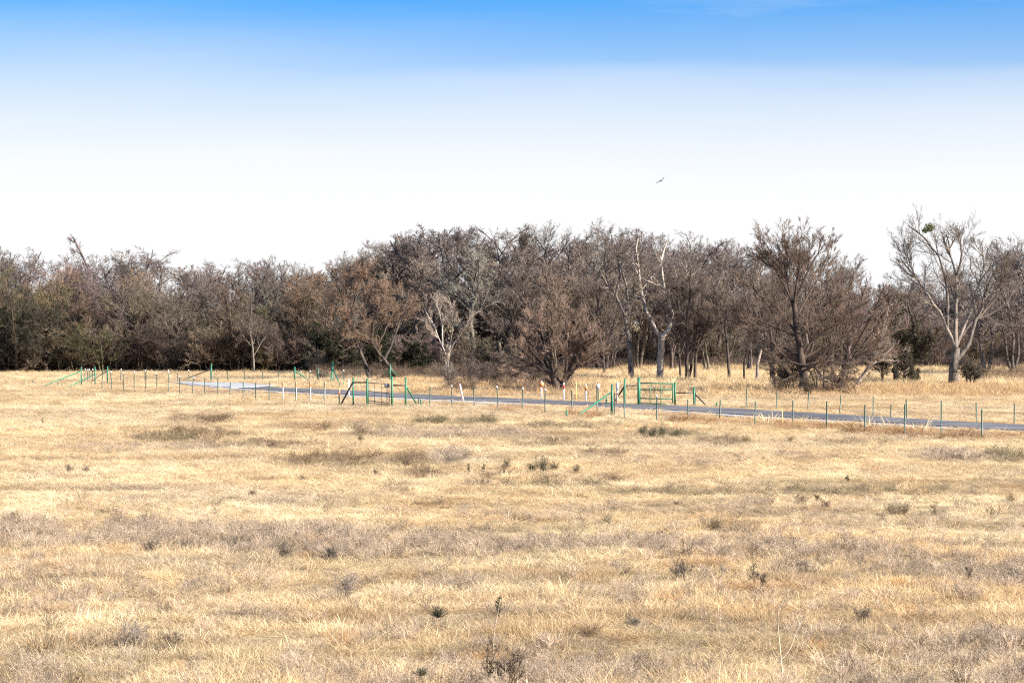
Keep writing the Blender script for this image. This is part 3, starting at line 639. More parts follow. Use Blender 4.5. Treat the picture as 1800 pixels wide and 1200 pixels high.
hero('hackberry_tree', (788, 674), [([(790, 674), (789, 655), (785, 627)], 5, 3.5), ([(786, 672), (783, 650), (785, 627)], 4, 3), ([(785, 627), (778, 607), (770, 592), (764, 572), (752, 555), (742, 535)], 2.6, 1),
  ([(785, 627), (790, 612), (793, 595), (797, 570), (796, 545), (790, 520)], 2.6, 1), ([(785, 627), (797, 605), (810, 588), (822, 568), (832, 545)], 2.6, 1), ([(778, 607), (778, 575), (772, 548), (765, 525)], 3, 1)],
  'elm', 61, 'small whitish multi stemmed tree standing beside the leaning pink marker', (.40, .345, .285), (.25, .20, .16), .0078, .95, .3, cap=1.9)
fan = [([(980, 690), (975, 672), (970, 655)], 14, 9), ([(986, 690), (992, 672), (996, 655)], 12, 8)]
r_ = np.random.default_rng(8)
for j in range(13):
    a = -1.02+2.04*j/12+r_.normal(0, .06); L_ = 136*(1-.22*abs(a))*r_.uniform(.85, 1.05); sx, sy = (972, 660) if a < 0 else (994, 660)
    fan.append(([(sx, sy), (sx+math.sin(a)*L_*.3, sy-math.cos(a)*L_*.33), (sx+math.sin(a)*L_*.62, sy-math.cos(a)*L_*.68), (sx+math.sin(a)*L_*.85, sy-math.cos(a)*L_*1.02+6)], 6, 1.5))
hero('mesquite_tree', (983, 690), fan, 'fan', 71, 'low rounded fan shaped tree with reddish twigs in front of the grove, at the roadside', (.065, .047, .037), (.185, .128, .098), .0085, 1.3, .45, cap=3.3)
hero('elm_tree', (1415, 693), [([(1415, 693), (1413, 660), (1411, 630), (1406, 590), (1402, 555), (1400, 530)], 20, 9), ([(1402, 555), (1395, 520), (1380, 490), (1368, 462), (1352, 448), (1340, 436)], 5.5, 1.6), ([(1400, 530), (1402, 495), (1408, 465), (1404, 445), (1400, 426)], 5.5, 1.6),
  ([(1400, 530), (1412, 500), (1425, 470), (1438, 445), (1448, 436), (1454, 422)], 5.5, 1.6), ([(1406, 590), (1425, 555), (1448, 525), (1468, 500), (1488, 480)], 4.5, 1.6), ([(1406, 590), (1440, 565), (1480, 545), (1520, 530)], 5, 1.5), ([(1402, 555), (1430, 510), (1455, 470), (1470, 445)], 5, 1.5), ([(1400, 530), (1388, 490), (1392, 450), (1388, 415)], 5, 1.5), ([(1411, 630), (1430, 590), (1470, 565), (1500, 560)], 5, 1.5), ([(1406, 590), (1375, 575), (1340, 560), (1310, 555)], 5, 1.5), ([(1406, 590), (1388, 560), (1362, 540), (1340, 515), (1322, 490)], 4.5, 1.6),
  ([(1395, 520), (1390, 480), (1384, 445), (1378, 425), (1374, 414)], 4, 1.5), ([(1411, 630), (1440, 612), (1470, 600), (1500, 585)], 6, 1.5), ([(1413, 650), (1430, 640), (1440, 655), (1446, 680)], 5, 3), ([(1411, 630), (1385, 610), (1355, 600), (1330, 590)], 5, 1.5),
  ([(1412, 640), (1450, 632), (1490, 640), (1515, 650)], 4, 1.5), ([(1412, 640), (1380, 632), (1345, 640)], 4, 1.5), ([(1413, 660), (1445, 660), (1480, 672)], 4, 1.5), ([(1413, 660), (1390, 660), (1365, 672)], 4, 1.5)],
  'fan', 81, 'large dark bare elm with dense round crown and thick low twigs, right of the gate', (.06, .042, .032), (.125, .09, .067), .0085, 1.1, .4, cap=4.9, zs=.965)
hero('mesquite_tree', (1478, 686), [([(1478, 686), (1480, 665), (1484, 650)], 9, 6), ([(1470, 686), (1466, 660), (1458, 640)], 7, 5)]+[([(1484, 650) if a > 0 else (1458, 640), (1471+math.sin(a)*60, 646-math.cos(a)*66), (1471+math.sin(a)*98, 646-math.cos(a)*128), (1471+math.sin(a)*118, 646-math.cos(a)*178)], 4.5, 1.4) for a in (-.5, -.25, -.05, .12, .3, .5, .7, .9, 1.15)],
  'fan', 85, 'broad reddish twiggy tree spreading right of the large dark elm', (.07, .05, .04), (.15, .10, .075), .009, .9, .4, cap=4.2)
hero('elm_tree', (1362, 684), [([(1362, 684), (1360, 655), (1356, 630)], 7, 5)]+[([(1356, 630), (1356+math.sin(a)*55, 630-math.cos(a)*62), (1356+math.sin(a)*88, 630-math.cos(a)*120), (1356+math.sin(a)*100, 630-math.cos(a)*168)], 4, 1.4) for a in (-.8, -.5, -.25, 0, .25)],
  'fan', 87, 'twiggy brown tree crowding the left side of the large dark elm', (.07, .052, .042), (.13, .095, .072), .009, .8, .4, cap=4.0)
for bx, xs_, lab in ((1392, [(1396, 693), (1392, 680), (1385, 670)], 'brushy dark shrub hugging the left foot of the large dark elm'), (1445, None, 'brushy dark shrub hugging the right foot of the large dark elm'), (1475, None, 'reddish brushy shrub spreading right of the large dark elm'), (1376, None, 'low dark brush left of the shrub hugging the left foot of the large elm'), (1420, None, 'low dark brush in front of the trunk of the large dark elm')):
    m = brush[bx % 4]; g_ = G(bx, {1376: 687, 1420: 697}.get(bx, 691)); s = {1475: 2.5, 1376: 2.2, 1420: 1.5}.get(bx, 3.3)/BH[bx % 4]; stand('shrub', m, tuple(g_), lab, 'shrubs at the foot of the large dark elm', bx, (s*1.4, s*1.4, s), (.06, .044, .034), (.075, .053, .04) if bx != 1475 else (.2, .13, .09), 'shrub')
hero('elm_tree', (1330, 672), [([(1330, 672), (1332, 640), (1340, 615), (1344, 592), (1335, 565), (1322, 540), (1310, 515), (1300, 490)], 6, 2), ([(1344, 592), (1350, 560), (1346, 530), (1334, 500), (1330, 470)], 4, 1.5)],
  'elm', 91, 'slender pale limbed tree just left of the large dark elm', (.25, .205, .17), (.14, .108, .085), .009, .8, .3)
hero('elm_tree', (1490, 684), [([(1500, 686), (1515, 660), (1530, 640), (1545, 625), (1562, 622)], 6, 2), ([(1515, 660), (1532, 632), (1545, 598), (1552, 560), (1556, 535)], 5, 1.5), ([(1530, 640), (1548, 634), (1570, 632)], 3, 1.2), ([(1532, 632), (1548, 612), (1562, 600)], 3, 1.2)],
  'elm', 101, 'pale broken dead limbs leaning right beside the vine covered tree', (.42, .36, .30), (.24, .19, .15), .008, .35, .2)
VINE = mat_leaf('dark_vine_leaf', (.045, .038, .026), (.12, .095, .06))
hero('vine_covered_tree', (1575, 671), [([(1575, 671), (1574, 640), (1570, 600), (1562, 560), (1560, 520)], 10, 3), ([(1600, 671), (1602, 640), (1606, 600), (1600, 560), (1590, 530)], 8, 3), ([(1570, 600), (1555, 580), (1545, 555)], 4, 2), ([(1602, 640), (1620, 610), (1630, 580)], 5, 2), ([(1552, 671), (1550, 640), (1556, 610)], 5, 2), ([(1574, 640), (1590, 610), (1596, 575)], 4, 2)],
  'brush', 111, 'dark tree smothered in vines, left of the pale oak', (.05, .04, .032), (.09, .07, .055), .010, .8, .3, leaves=(15000, .09, VINE), leafname='vine_leaves')
hero('shrub', (1705, 678), [([(1700, 678), (1698, 655), (1694, 635)], 3, 1.5), ([(1705, 678), (1706, 655), (1708, 630)], 3, 1.5), ([(1710, 678), (1716, 655), (1722, 640)], 3, 1.5)], 'brush', 121, 'dense dark bush beside the pale oak trunk', (.07, .055, .045), (.095, .075, .06), .010, 1.0, .3, 'shrub', leaves=(1500, .08, VINE), leafname='leaves')
RUSTL = mat_leaf('rusty_dry_leaf', (.16, .10, .055), (.30, .19, .11))
hero('oak_tree', (650, 668), [([(650, 668), (645, 645), (632, 615), (620, 590), (610, 560), (604, 530), (596, 505)], 9, 2), ([(620, 590), (640, 560), (650, 530), (655, 500)], 5, 2), ([(632, 615), (600, 590), (578, 560), (568, 530)], 4, 2), ([(610, 560), (625, 530), (622, 500), (630, 485)], 4, 1.5)],
  'elm', 131, 'leaning tree with rusty orange crown, left one of two behind the left gate', (.075, .058, .048), (.20, .13, .09), .009, .75, .3, leaves=(2600, .034, RUSTL))
hero('oak_tree', (697, 668), [([(697, 668), (690, 650), (676, 632), (660, 612), (652, 590), (660, 560), (668, 530)], 8, 2), ([(676, 632), (690, 600), (700, 570), (712, 540), (716, 510)], 5, 2), ([(660, 612), (680, 580), (686, 545), (690, 505)], 4, 1.5)],
  'elm', 141, 'leaning tree with rusty crown, right one of two behind the left green gate', (.07, .055, .045), (.19, .13, .09), .009, .75, .3, leaves=(2200, .034, RUSTL))
hero('oak_tree', (988, 650), [([(988, 650), (988, 600), (985, 545), (980, 505), (972, 470), (970, 452)], 7, 4), ([(970, 452), (960, 430), (950, 412), (938, 396)], 3.5, 1.5), ([(970, 452), (982, 432), (990, 418), (999, 404)], 3.5, 1.5), ([(980, 505), (1000, 480), (1014, 455)], 3, 1.2)],
  'elm', 151, 'tall thin tree with a V fork standing out above the high middle grove', (.13, .105, .088), (.12, .094, .08), .009, .35, .15, zs=.93)
hero('oak_tree', (760, 655), [([(760, 655), (762, 600), (765, 550), (772, 510), (778, 470), (775, 440), (768, 415)], 12, 3), ([(772, 510), (745, 490), (715, 470), (690, 440), (682, 425)], 7, 2), ([(778, 470), (800, 450), (815, 430), (820, 412)], 6, 2), ([(745, 490), (735, 460), (722, 432)], 5, 2), ([(772, 510), (810, 480), (835, 455)], 5, 2), ([(775, 440), (750, 425), (735, 415)], 4, 2)],
  'oak', 161, 'dark gnarled oak crown above the rusty trees, left top of the middle grove', (.085, .068, .06), (.11, .088, .078), .011, 1.0, .3)
hero('oak_tree', (880, 655), [([(880, 655), (878, 600), (874, 550), (876, 500), (880, 460), (870, 425)], 9, 2), ([(876, 500), (900, 470), (918, 440), (925, 412)], 5, 2), ([(874, 550), (850, 510), (836, 470), (840, 430)], 5, 2), ([(878, 600), (905, 550), (940, 515)], 5, 1.5)],
  'elm', 171, 'broad grey brown tree in the centre of the high middle grove', (.085, .068, .057), (.125, .096, .078), .009, 1.0, .3)
hero('dead_tree', (180, 648), [([(180, 648), (178, 600), (172, 540), (160, 480), (150, 455), (140, 435), (130, 415)], 7, 3), ([(150, 455), (138, 440), (128, 446)], 3, 1.2), ([(140, 435), (133, 425), (124, 420)], 3, 1)],
  'oak', 181, 'dead snag with a hooked top poking above the left wood', (.15, .115, .1), (.15, .12, .11), .009, .45, .1)
hero('dead_tree', (272, 652.5), [([(272, 652.5), (273, 620), (276, 580), (272, 550), (276, 533), (283, 530)], 4, 3), ([(276, 533), (288, 545), (292, 552)], 4, 2), ([(272, 550), (268, 540), (274, 528)], 2, 1)],
  'brush', 191, 'pale broken trunk with a bent white top in the left wood', (.42, .37, .31), (.12, .09, .07), .008, .15, .1)
hero('hackberry_tree', (55, 655), [([(58, 655), (57, 630), (53, 600), (50, 575)], 4, 2), ([(57, 630), (50, 610), (44, 580), (40, 550)], 2.5, 1)], 'elm', 195, 'thin pale stemmed tree at the left end of the wood edge', (.2, .165, .14), (.13, .10, .08), .008, .7, .2)
hero('hackberry_tree', (445, 657), [([(446, 657), (446, 625), (440, 590), (436, 560), (433, 535)], 4, 1.5), ([(446, 625), (460, 600), (474, 580)], 2.5, 1)], 'elm', 197, 'thin pale stemmed tree at the wood edge, left of the leftmost roadside brace post', (.15, .125, .10), (.13, .10, .075), .008, .8, .2)
for i, (bx, by, wdt, tx, ty, lab) in enumerate([(1208, 668, 8, 1212, 470, 'thick dark double trunked tree at the clearing edge, behind the right green gate'), (1222, 668, 6, 1236, 480, 'dark straight tree standing hard against the double trunked tree'), (1282, 670, 6, 1278, 500, 'dark slim trunk standing alone in the clearing grass'),
    (1308, 672, 4, 1312, 520, 'thin crooked dark tree in the clearing, left of the large dark elm'), (1196, 667, 4, 1190, 520, 'thin dark stem just left of the double trunked tree'), (1357, 672, 7, 1350, 500, 'dark trunk partly hidden behind the left side of the large dark elm'), (1062, 660, 5, 1050, 490, 'slim dark tree between the rounded tree and the grey trunked oak')]):
    mx, my = (bx+tx)/2+(4 if i % 2 else -4), (by+ty)/2
    L_ = [([(bx, by), (bx-1, by-40), (mx, my), (tx, ty)], wdt, 2), ([(bx-1, by-40), (bx+14, by-80), (bx+26, by-125)], wdt*.55, 1.5), ([(mx, my), (mx-16, my-30), (mx-24, my-62)], wdt*.5, 1.5)]
    if i == 0: L_.append(([(bx+2, by), (bx+8, by-25), (bx+14, by-50), (bx+10, by-90)], 6, 2))
    hero('bare_tree', (bx, by), L_, 'elm', 210+i*3, lab, (.065, .05, .042), (.13, .10, .08), .009, .8, .25)
# evergreen cedar darkness under the rusty trees
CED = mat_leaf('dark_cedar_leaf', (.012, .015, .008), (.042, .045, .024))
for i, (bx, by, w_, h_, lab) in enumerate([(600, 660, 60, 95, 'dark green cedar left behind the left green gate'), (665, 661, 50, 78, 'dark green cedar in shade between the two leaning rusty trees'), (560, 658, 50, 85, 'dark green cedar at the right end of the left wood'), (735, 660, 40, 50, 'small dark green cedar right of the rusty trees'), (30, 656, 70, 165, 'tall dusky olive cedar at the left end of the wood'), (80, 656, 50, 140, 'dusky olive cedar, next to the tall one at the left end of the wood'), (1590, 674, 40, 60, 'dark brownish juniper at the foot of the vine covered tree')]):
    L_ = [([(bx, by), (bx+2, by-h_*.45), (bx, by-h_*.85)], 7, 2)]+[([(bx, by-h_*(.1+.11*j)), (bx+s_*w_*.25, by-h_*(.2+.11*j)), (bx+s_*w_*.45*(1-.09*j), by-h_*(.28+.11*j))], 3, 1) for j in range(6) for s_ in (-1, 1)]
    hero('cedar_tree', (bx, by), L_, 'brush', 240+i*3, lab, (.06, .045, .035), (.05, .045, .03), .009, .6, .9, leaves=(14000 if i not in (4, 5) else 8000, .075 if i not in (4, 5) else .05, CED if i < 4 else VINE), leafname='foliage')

# mistletoe in the oak top
MIS = mat_leaf('mistletoe_leaf', (.07, .08, .025), (.19, .19, .07))
b = G(1677, 677); k = b[1]/F; r_ = np.random.default_rng(3)
n = 520; u = r_.normal(0, 1, (n, 3)); u /= np.linalg.norm(u, axis=1, keepdims=True); c_ = u*(.36*r_.uniform(.2, 1.1, (n, 1))**.6)*[1.1, 1, .95]; c_[n*3//4:] = c_[n*3//4:]*.55+[-.36, 0, -.24]
mo = empty('mistletoe', ((1634-900)*k, b[1], (677-400)*k), 'green mistletoe ball high in the pale oak', 'mistletoe')
v = r_.normal(0, 1, (n, 3)); w2 = r_.normal(0, 1, (n, 3)); v /= np.linalg.norm(v, axis=1, keepdims=True); w2 /= np.linalg.norm(w2, axis=1, keepdims=True)
mb = MB(); mb.add(np.stack([c_-v*.06, c_+w2*.04, c_+v*.06, c_-w2*.04], 1).reshape(-1, 3), np.arange(n*4).reshape(-1, 4)); link('leaves', mb.mesh('mistletoe_leaves', MIS), None, mo)
mb = MB(); st_ = np.zeros((26, 3))+[0, 0, -.25]; d_ = r_.normal(0, 1, (26, 3)); d_[:, 2] = np.abs(d_[:, 2]); P = grow(st_, d_, np.full(26, .55), 4, .2, 0, r_); mb.tubes(P, np.full((26, 4), .012), 3); t = link('stems', mb.mesh('mistletoe_stems', BARK), None, mo); t.color = (.1, .1, .05, 1)

# undergrowth (stuff): brambles and litter under the wood
um = [weed_mesh('bramble_clump', rs, GR, .9, 12, 9, .035, .7, 2) for _ in range(4)]
U = []
for (x0, x1, y0, y1, dn, hs, c) in [(-160, 570, 647, 655, 1.3, 1.6, (.145, .105, .075)), (560, 1000, 648, 668, .8, 1.1, (.17, .12, .085)), (780, 1000, 672, 693, .7, .75, (.15, .105, .08)), (1000, 1950, 640, 648, .9, 1.3, (.17, .125, .10)), (1370, 1500, 684, 697, 1.0, .7, (.13, .085, .055)), (1250, 1560, 684, 694, .25, .6, (.2, .13, .085)), (1120, 1240, 690, 697, .8, .5, (.16, .12, .09)), (1700, 1960, 655, 672, .4, 1.0, (.22, .15, .10))]:
    xx, yy = rect_pts(x0, x1, y0, y1, dn); m = len(xx); hh = hs*rng.uniform(.4, 1.2, m)*(.45+fbm(xx/3, yy/4, 61, 3))
    U.append((np.stack([xx, yy, gz(xx, yy)], 1), np.stack([hh*1.3, hh*1.3, hh], 1), np.asarray(c)[None]*rng.normal(1, .25, (m, 1)).clip(.4, 1.8)))
P_ = np.concatenate([a for a, _, _ in U]); S_ = np.concatenate([a for _, a, _ in U]); C_ = np.concatenate([a for _, _, a in U])
scatter('undergrowth', P_, np.stack([P_[:, 0]*0, P_[:, 0]*0, rng.uniform(0, 6.28, len(P_))], 1), S_, C_, um, 'brown brambles and dead stalks under the trees')

# ---------------------------------------------------------------- fences
def tpost_mesh(h):
    mb = MB(); o_ = np.array([(-.022, -.004), (.022, -.004), (.022, .002), (.003, .002), (.003, .036), (-.003, .036), (-.003, .002), (-.022, .002)])
    V = np.concatenate([np.c_[o_, np.full(8, -.1)], np.c_[o_, np.full(8, h)]]); Q = [(i, (i+1) % 8, 8+(i+1) % 8, 8+i) for i in range(8)]
    V = np.concatenate([V, [[0, 0, h]]]); mb.add(V, Q, [(16, 8+i, 8+(i+1) % 8) for i in range(8)])
    for z in np.arange(.15, h-.05, .055): mb.box((0, -.0055, z), (.012, .005, .012))
    return mb.mesh('t_post', TGREEN)
def wire_fence(posts, label, tips=(), white=(), strands=5, group=None):
    """posts: (x, ybase, ytop)"""
    b0 = G(posts[0][0], posts[0][1]); root = empty('wire_fence', tuple(b0), label, 'fence', group)
    tops = []
    for i, (x, yb, yt) in enumerate(posts):
        g = G(x, yb); h = max((yb-yt)*g[1]/F, .5); r = np.random.default_rng(int(x*7)); ln = r.normal(0, .025, 2)
        p = link('t_post', tpost_mesh(h), None, root); p.location = g-b0+[0, 0, float(gz(g[0], g[1]))]; p.rotation_euler = (ln[0], ln[1], r.uniform(-.4, .4)); p.scale = (1.3, 1.3, 1)
        if x in tips:
            mb = MB(); mb.box((0, .014, h-.055), (.054, .052, .12)); link('post_cap', mb.mesh('post_cap', WHITE), None, p)
        tops.append((g-b0, h))
    for s in range(strands):
        P = []
        for i, (g, h) in enumerate(tops):
            P.append(g+[0, -.008, h*(.25+.17*s)])
            if i < len(tops)-1: P.append((g+tops[i+1][0])/2+[0, -.008, (h+tops[i+1][1])/2*(.25+.17*s)-.012])
        mb = MB(); mb.tubes(np.array(P)[None], np.full((1, len(P)), .003), 4); link('wire', mb.mesh('wire', WIRE), None, root)
    return root
wire_fence([(179, 685, 647), (197, 688, 652), (217, 688, 654), (236, 688, 653), (256, 689, 652), (276, 687, 655), (296, 690, 653), (316, 696, 660), (338, 695, 662), (360, 694, 663), (383, 697, 664), (404, 698, 672), (427, 701, 671), (450, 704, 672), (473, 704, 672), (497, 706, 672), (520, 707, 671), (545, 707, 670), (570, 709, 671), (596, 712, 678)],
  'near roadside wire fence from the left brace posts to the left gate', tips=(197, 217, 236, 276, 296, 316, 338))
wire_fence([(736, 715, 700), (755, 715, 679), (794, 715, 677), (834, 717, 680), (876, 725, 678), (918, 722, 681), (958, 728, 683), (1006, 723, 686), (1050, 727, 678), (1074, 730, 690)], 'near roadside wire fence from the left gate to the leaning green brace', tips=(794, 876, 918, 958))
wire_fence([(1080, 732, 690), (1098, 736, 684), (1154, 741, 694), (1210, 742, 702), (1265, 738, 703), (1327, 748, 705), (1394, 745, 704), (1453, 757, 705), (1520, 762, 711), (1590, 767, 710), (1655, 769, 707), (1726, 773, 719), (1802, 780, 722), (1885, 788, 727), (1975, 797, 733)], 'near roadside wire fence crossing the right half of the field', tips=(1154,))
wire_fence([(149, 674, 648), (154, 673, 649), (157, 673, 648), (162, 673, 648), (188, 673, 650), (212, 672, 648), (255, 672, 650), (296, 672, 650), (312, 672, 655), (333, 672, 650), (370, 672, 650)], 'far roadside wire fence of white tipped posts at the left end of the road', tips=(149, 154, 157, 162, 212, 255, 296, 333))
wire_fence([(372, 671, 648), (400, 671, 652), (430, 671, 651), (462, 671, 652), (490, 671, 651), (517, 671, 650)], 'far roadside wire fence in shade between the two single brace posts', ())
wire_fence([(519, 671, 650), (529, 669, 652), (544, 670, 651), (558, 671, 652), (584, 671, 650), (604, 670, 650), (628, 669, 649), (654, 668, 648), (684, 668, 649)], 'far roadside wire fence between the A shaped braces behind the left gate', tips=(529, 544, 604))
wire_fence([(1222, 714, 688), (1312, 718, 683), (1365, 721, 687), (1420, 724, 690), (1476, 728, 694), (1535, 733, 696), (1566, 735, 711), (1594, 737, 702), (1655, 740, 704), (1717, 744, 707), (1783, 747, 709), (1850, 751, 712), (1920, 756, 716)], 'far roadside wire fence on the right, beyond the asphalt')

def assembly(name, label, cat, items, group=None):
    """items: (part name, material, radius m, (x,y_ground), height px above it, (x2,y2), height2) a pipe between two places"""
    g0 = G(*items[0][3]); root = empty(name, tuple(g0), label, cat, group)
    for (pn, mat, r, a, ha, b, hb) in items:
        A_ = G(*a); B_ = G(*b); A_ = A_+[0, 0, ha*A_[1]/F]-g0; B_ = B_+[0, 0, hb*B_[1]/F]-g0
        mb = MB(); mb.pipe(A_, B_, r, 12); o = link(pn, mb.mesh(pn, mat, False), None, root)
        if pn == 'post':
            mc = MB(); mc.pipe(B_, B_+[0, 0, .025], r*1.12, 12, r*.6); link('post_cap', mc.mesh('post_cap', mat), None, o)
    return root
def P_(x, yb, yt, mat=GREEN, r=.055, nm='post'): return (nm, mat, r, (x, yb), -2, (x, yb), yb-yt)
assembly('fence_brace', 'green post with a long brace slanting down left, leftmost of the left group', 'fence brace', [P_(143, 679, 645, r=.045), ('brace', GREEN, .04, (142, 679), 27, (70, 681), 0)])
assembly('fence_brace', 'green post with a brace slanting down left, middle one of the left group', 'fence brace', [P_(167, 678, 645, r=.045), ('brace', GREEN, .04, (166, 678), 20, (111, 684), 0)])
assembly('fence_brace', 'green post with a short dark brace, rightmost of the left group', 'fence brace', [P_(189, 676, 644, r=.045), ('brace', TGREEN, .035, (188, 676), 24, (168, 664), 0)])
assembly('fence_brace', 'green post with a long thin dark green brace beyond the pale end of the road', 'fence brace', [P_(371.5, 671.5, 640, r=.05), ('brace', TGREEN, .035, (370, 671), 22, (318, 669), 0)])
assembly('fence_brace', 'green post with a brace slanting down right, leftmost behind the white stakes', 'fence brace', [P_(518, 672.5, 645, r=.055), ('brace', GREEN, .048, (519, 671), 19, (545, 670), 1)])
assembly('fence_brace', 'shaded dark green post with a thin brace, between two brighter brace posts', 'fence brace', [P_(559, 671, 646, TGREEN, .065), ('brace', TGREEN, .03, (560, 671), 17, (582, 670), 8)])
assembly('fence_brace', 'tall leaning green post with a steep brace behind the orange topped stakes', 'fence brace', [('post', GREEN, .062, (582, 673), -2, (585, 672), 35), ('brace', GREEN, .045, (585, 672), 25, (598, 677), 0)])
assembly('fence_brace', 'green post with two braces spread like a tent behind the left gate', 'fence brace', [P_(686, 671, 641, r=.055), ('brace', GREEN, .055, (685, 671), 22, (668, 666), 0), ('brace', GREEN, .042, (687, 671), 22, (706, 666), 0)])
# left gate and its H braces
assembly('gate_brace', 'two green posts joined by a rail, dark brace leaning left of the left gate', 'fence brace', [P_(621, 715, 664, r=.05), P_(645.5, 716, 666, r=.06), ('rail', RUST, .04, (621, 715), 43, (645, 716), 44), ('brace', RUST, .05, (620, 714), 42, (598, 713), 0)])
assembly('gate_brace', 'two green posts joined by a rail, pale brace leaning right of the left gate', 'fence brace', [P_(689, 716, 662, r=.055), P_(713, 716, 664, r=.055), ('rail', RUST, .04, (689, 716), 39, (713, 716), 39), ('brace', GREEN, .045, (714, 715), 36, (734, 713), 0)])
def gate(label, x0, x1, y0, y1, rails, stiles, mat, r=.026, sign=None, group='pipe gates'):
    """hung from (x0,y0) to (x1,y1) ground places; rails as heights px above ground at each end"""
    a = G(x0, y0); b_ = G(x1, y1); root = empty('pipe_gate', tuple(a), label, 'gate', None); d = b_-a
    z = lambda f, h: a*(0)+d*f+[0, 0, h*(a[1]+(b_[1]-a[1])*f)/F]
    for ha, hb in rails:
        mb = MB(); mb.pipe(z(0, ha), z(1, hb), r, 10); link('rail', mb.mesh('rail', mat), None, root)
    hi = max(h for h, _ in rails); lo = min(h for h, _ in rails); hi2 = max(h for _, h in rails); lo2 = min(h for _, h in rails)
    for f in (0, 1):
        mb = MB(); mb.pipe(z(f, (lo if f == 0 else lo2)-.5), z(f, (hi if f == 0 else hi2)+.5), r*1.25, 10); link('stile', mb.mesh('stile', mat), None, root)
    for f in stiles:
        mb = MB(); c = z(f, 0); mb.pipe(z(f, lo+(lo2-lo)*f)-[0, r*1.6, 0], z(f, hi+(hi2-hi)*f)-[0, r*1.6, 0], r*.7, 8); link('stay', mb.mesh('stay', mat), None, root)
    for hz_ in (.3, .8):
        mb = MB(); mb.box(z(0, lo+(hi-lo)*hz_)+[-.05, 0, 0], (.12, .05, .06)); link('hinge', mb.mesh('hinge', mat), None, root)
    return root
gate('open framed pipe gate with low rails between the left pair of green posts', 647.5, 684, 714, 716, [(2.5, 2.0), (6, 5.2), (10.5, 8.), (27, 25), (41.5, 41)], (.3, .65), RUST, .02)
gate('green five rail pipe gate beyond the road on the right', 1125, 1182.5, 712.5, 713, [(4, 2.5), (12.5, 12), (28, 28.3), (39.5, 39)], (.31, .64), GREEN, .033)
assembly('gate_brace', 'thick green post pair with dark brace, left of the gate beyond the road', 'fence brace', [P_(1098, 714, 666, r=.055), P_(1123, 713, 664, r=.085), ('rail', RUST, .035, (1098, 714), 35.5, (1123, 713), 36), ('brace', RUST, .05, (1097, 714), 34, (1079, 708), 0)])
assembly('gate_brace', 'green post pair with long rail and brace, right of the gate beyond the road', 'fence brace', [P_(1186.5, 714, 672, r=.055), P_(1220, 714.5, 681, r=.05), ('rail', RUST, .035, (1186, 714), 24, (1220, 714), 23.5), ('brace', RUST, .035, (1221, 714), 22, (1244, 715), 0)])
assembly('fence_brace', 'bright green post with a long pale green brace reaching down left before the road', 'fence brace', [P_(1076, 730.5, 676, r=.052), ('brace', GREEN, .04, (1075, 730), 41, (1009, 735), 0)])
for (x, yb, yt, lab) in [(996, 735, 721, 'short green stub post beside the foot of the long green brace'), (740, 714, 702, 'short green stub post right of the left gate'), (1260, 716, 708, 'short green stub post right of the far right gate'), (1066, 712, 699, 'short green stub behind the long pale green brace'), (58, 676.5, 669, 'tiny dark stub post at the far left of the field'), (102, 680.5, 672, 'small dark stub post left of the left brace group'), (603.5, 680, 671, 'short green stub post under the steep brace')]:
    g_ = G(x, yb); h = (yb-yt)*g_[1]/F; o = empty('stub_post', tuple(g_), lab, 'post'); mb = MB(); mb.pipe((0, 0, -.05), (0, 0, h), .045, 10); link('post', mb.mesh('stub', GREEN if x > 110 else TGREEN), None, o); mb = MB(); mb.pipe((0, 0, h), (0, 0, h+.02), .052, 10, .03); link('cap', mb.mesh('stub_cap', GREEN if x > 110 else TGREEN), None, o)

# marker stakes
def stake(x, yb, yt, wpx, mat, label, band=None, lean=0., flag=None, nm='marker_stake'):
    g_ = G(x, yb); k = g_[1]/F; h = (yb-yt)*k; o = empty(nm, tuple(g_), label, 'marker', 'marker stakes along the road' if nm == 'marker_stake' else None)
    dx = lean*k; mb = MB(); mb.pipe((0, 0, -.05), (dx, 0, h), wpx*k/2, 12, wpx*k/2*.92); link('post', mb.mesh('stake', mat), None, o)
    if band:
        y0, y1, m2 = band; f0, f1 = (yb-y0)*k/h, (yb-y1)*k/h; mb = MB(); mb.pipe((dx*f1, 0, h*f1), (dx*f0, 0, h*f0), wpx*k/2*1.3+.004, 12); link('band', mb.mesh('band', m2), None, o)
    if flag:
        w_, y0, y1, m2 = flag; z0, z1 = (yb-y0)*k, (yb-y1)*k; mb = MB(); mb.box((dx, -wpx*k/2-.012, (z0+z1)/2), (w_*k, .012, abs(z0-z1))); link('marker_plate', mb.mesh('plate', m2), None, o)
for x, yb, lab in [(497, 706, 'white stake with an orange top, leftmost of the row of four'), (520, 706, 'white stake with an orange top, second in the row of four'), (545, 707.5, 'white stake with an orange top, third in the row of four'), (570, 708.5, 'white stake with an orange top, nearest the red banded green post')]:
    stake(x+.5, yb, 670.5, 2.1, WHITE, lab, (671, 679, ORANGE))
stake(596.5, 713, 672, 1.8, TGREEN, 'dark green stake with a red and orange band beside the foot of the dark brace', (680, 694, ORANGE))
stake(613, 700, 667, 2.4, WHITE, 'white pipe stake standing on the roadside just left of the left gate')
stake(815, 707, 675, 3.6, PINK, 'faded pink marker leaning left at the road edge', lean=-7)
stake(952, 704.5, 669, 2.3, WHITE, 'white stake with a wide orange plate, leftmost beyond the middle of the road', (671, 680, ORANGE), flag=(8, 672, 679, ORANGE))
stake(991, 706.5, 672, 2.2, WHITE, 'white stake with a deep red band beyond the road', (676, 683, RED))
stake(1013, 707, 671, 1.7, YELLOW, 'plain orange yellow pole beyond the road')
stake(1030, 708, 674, 2.2, WHITE, 'white stake with a red orange band right of the yellow pole', (677.5, 686, ORANGE), flag=(5, 678, 685, ORANGE))
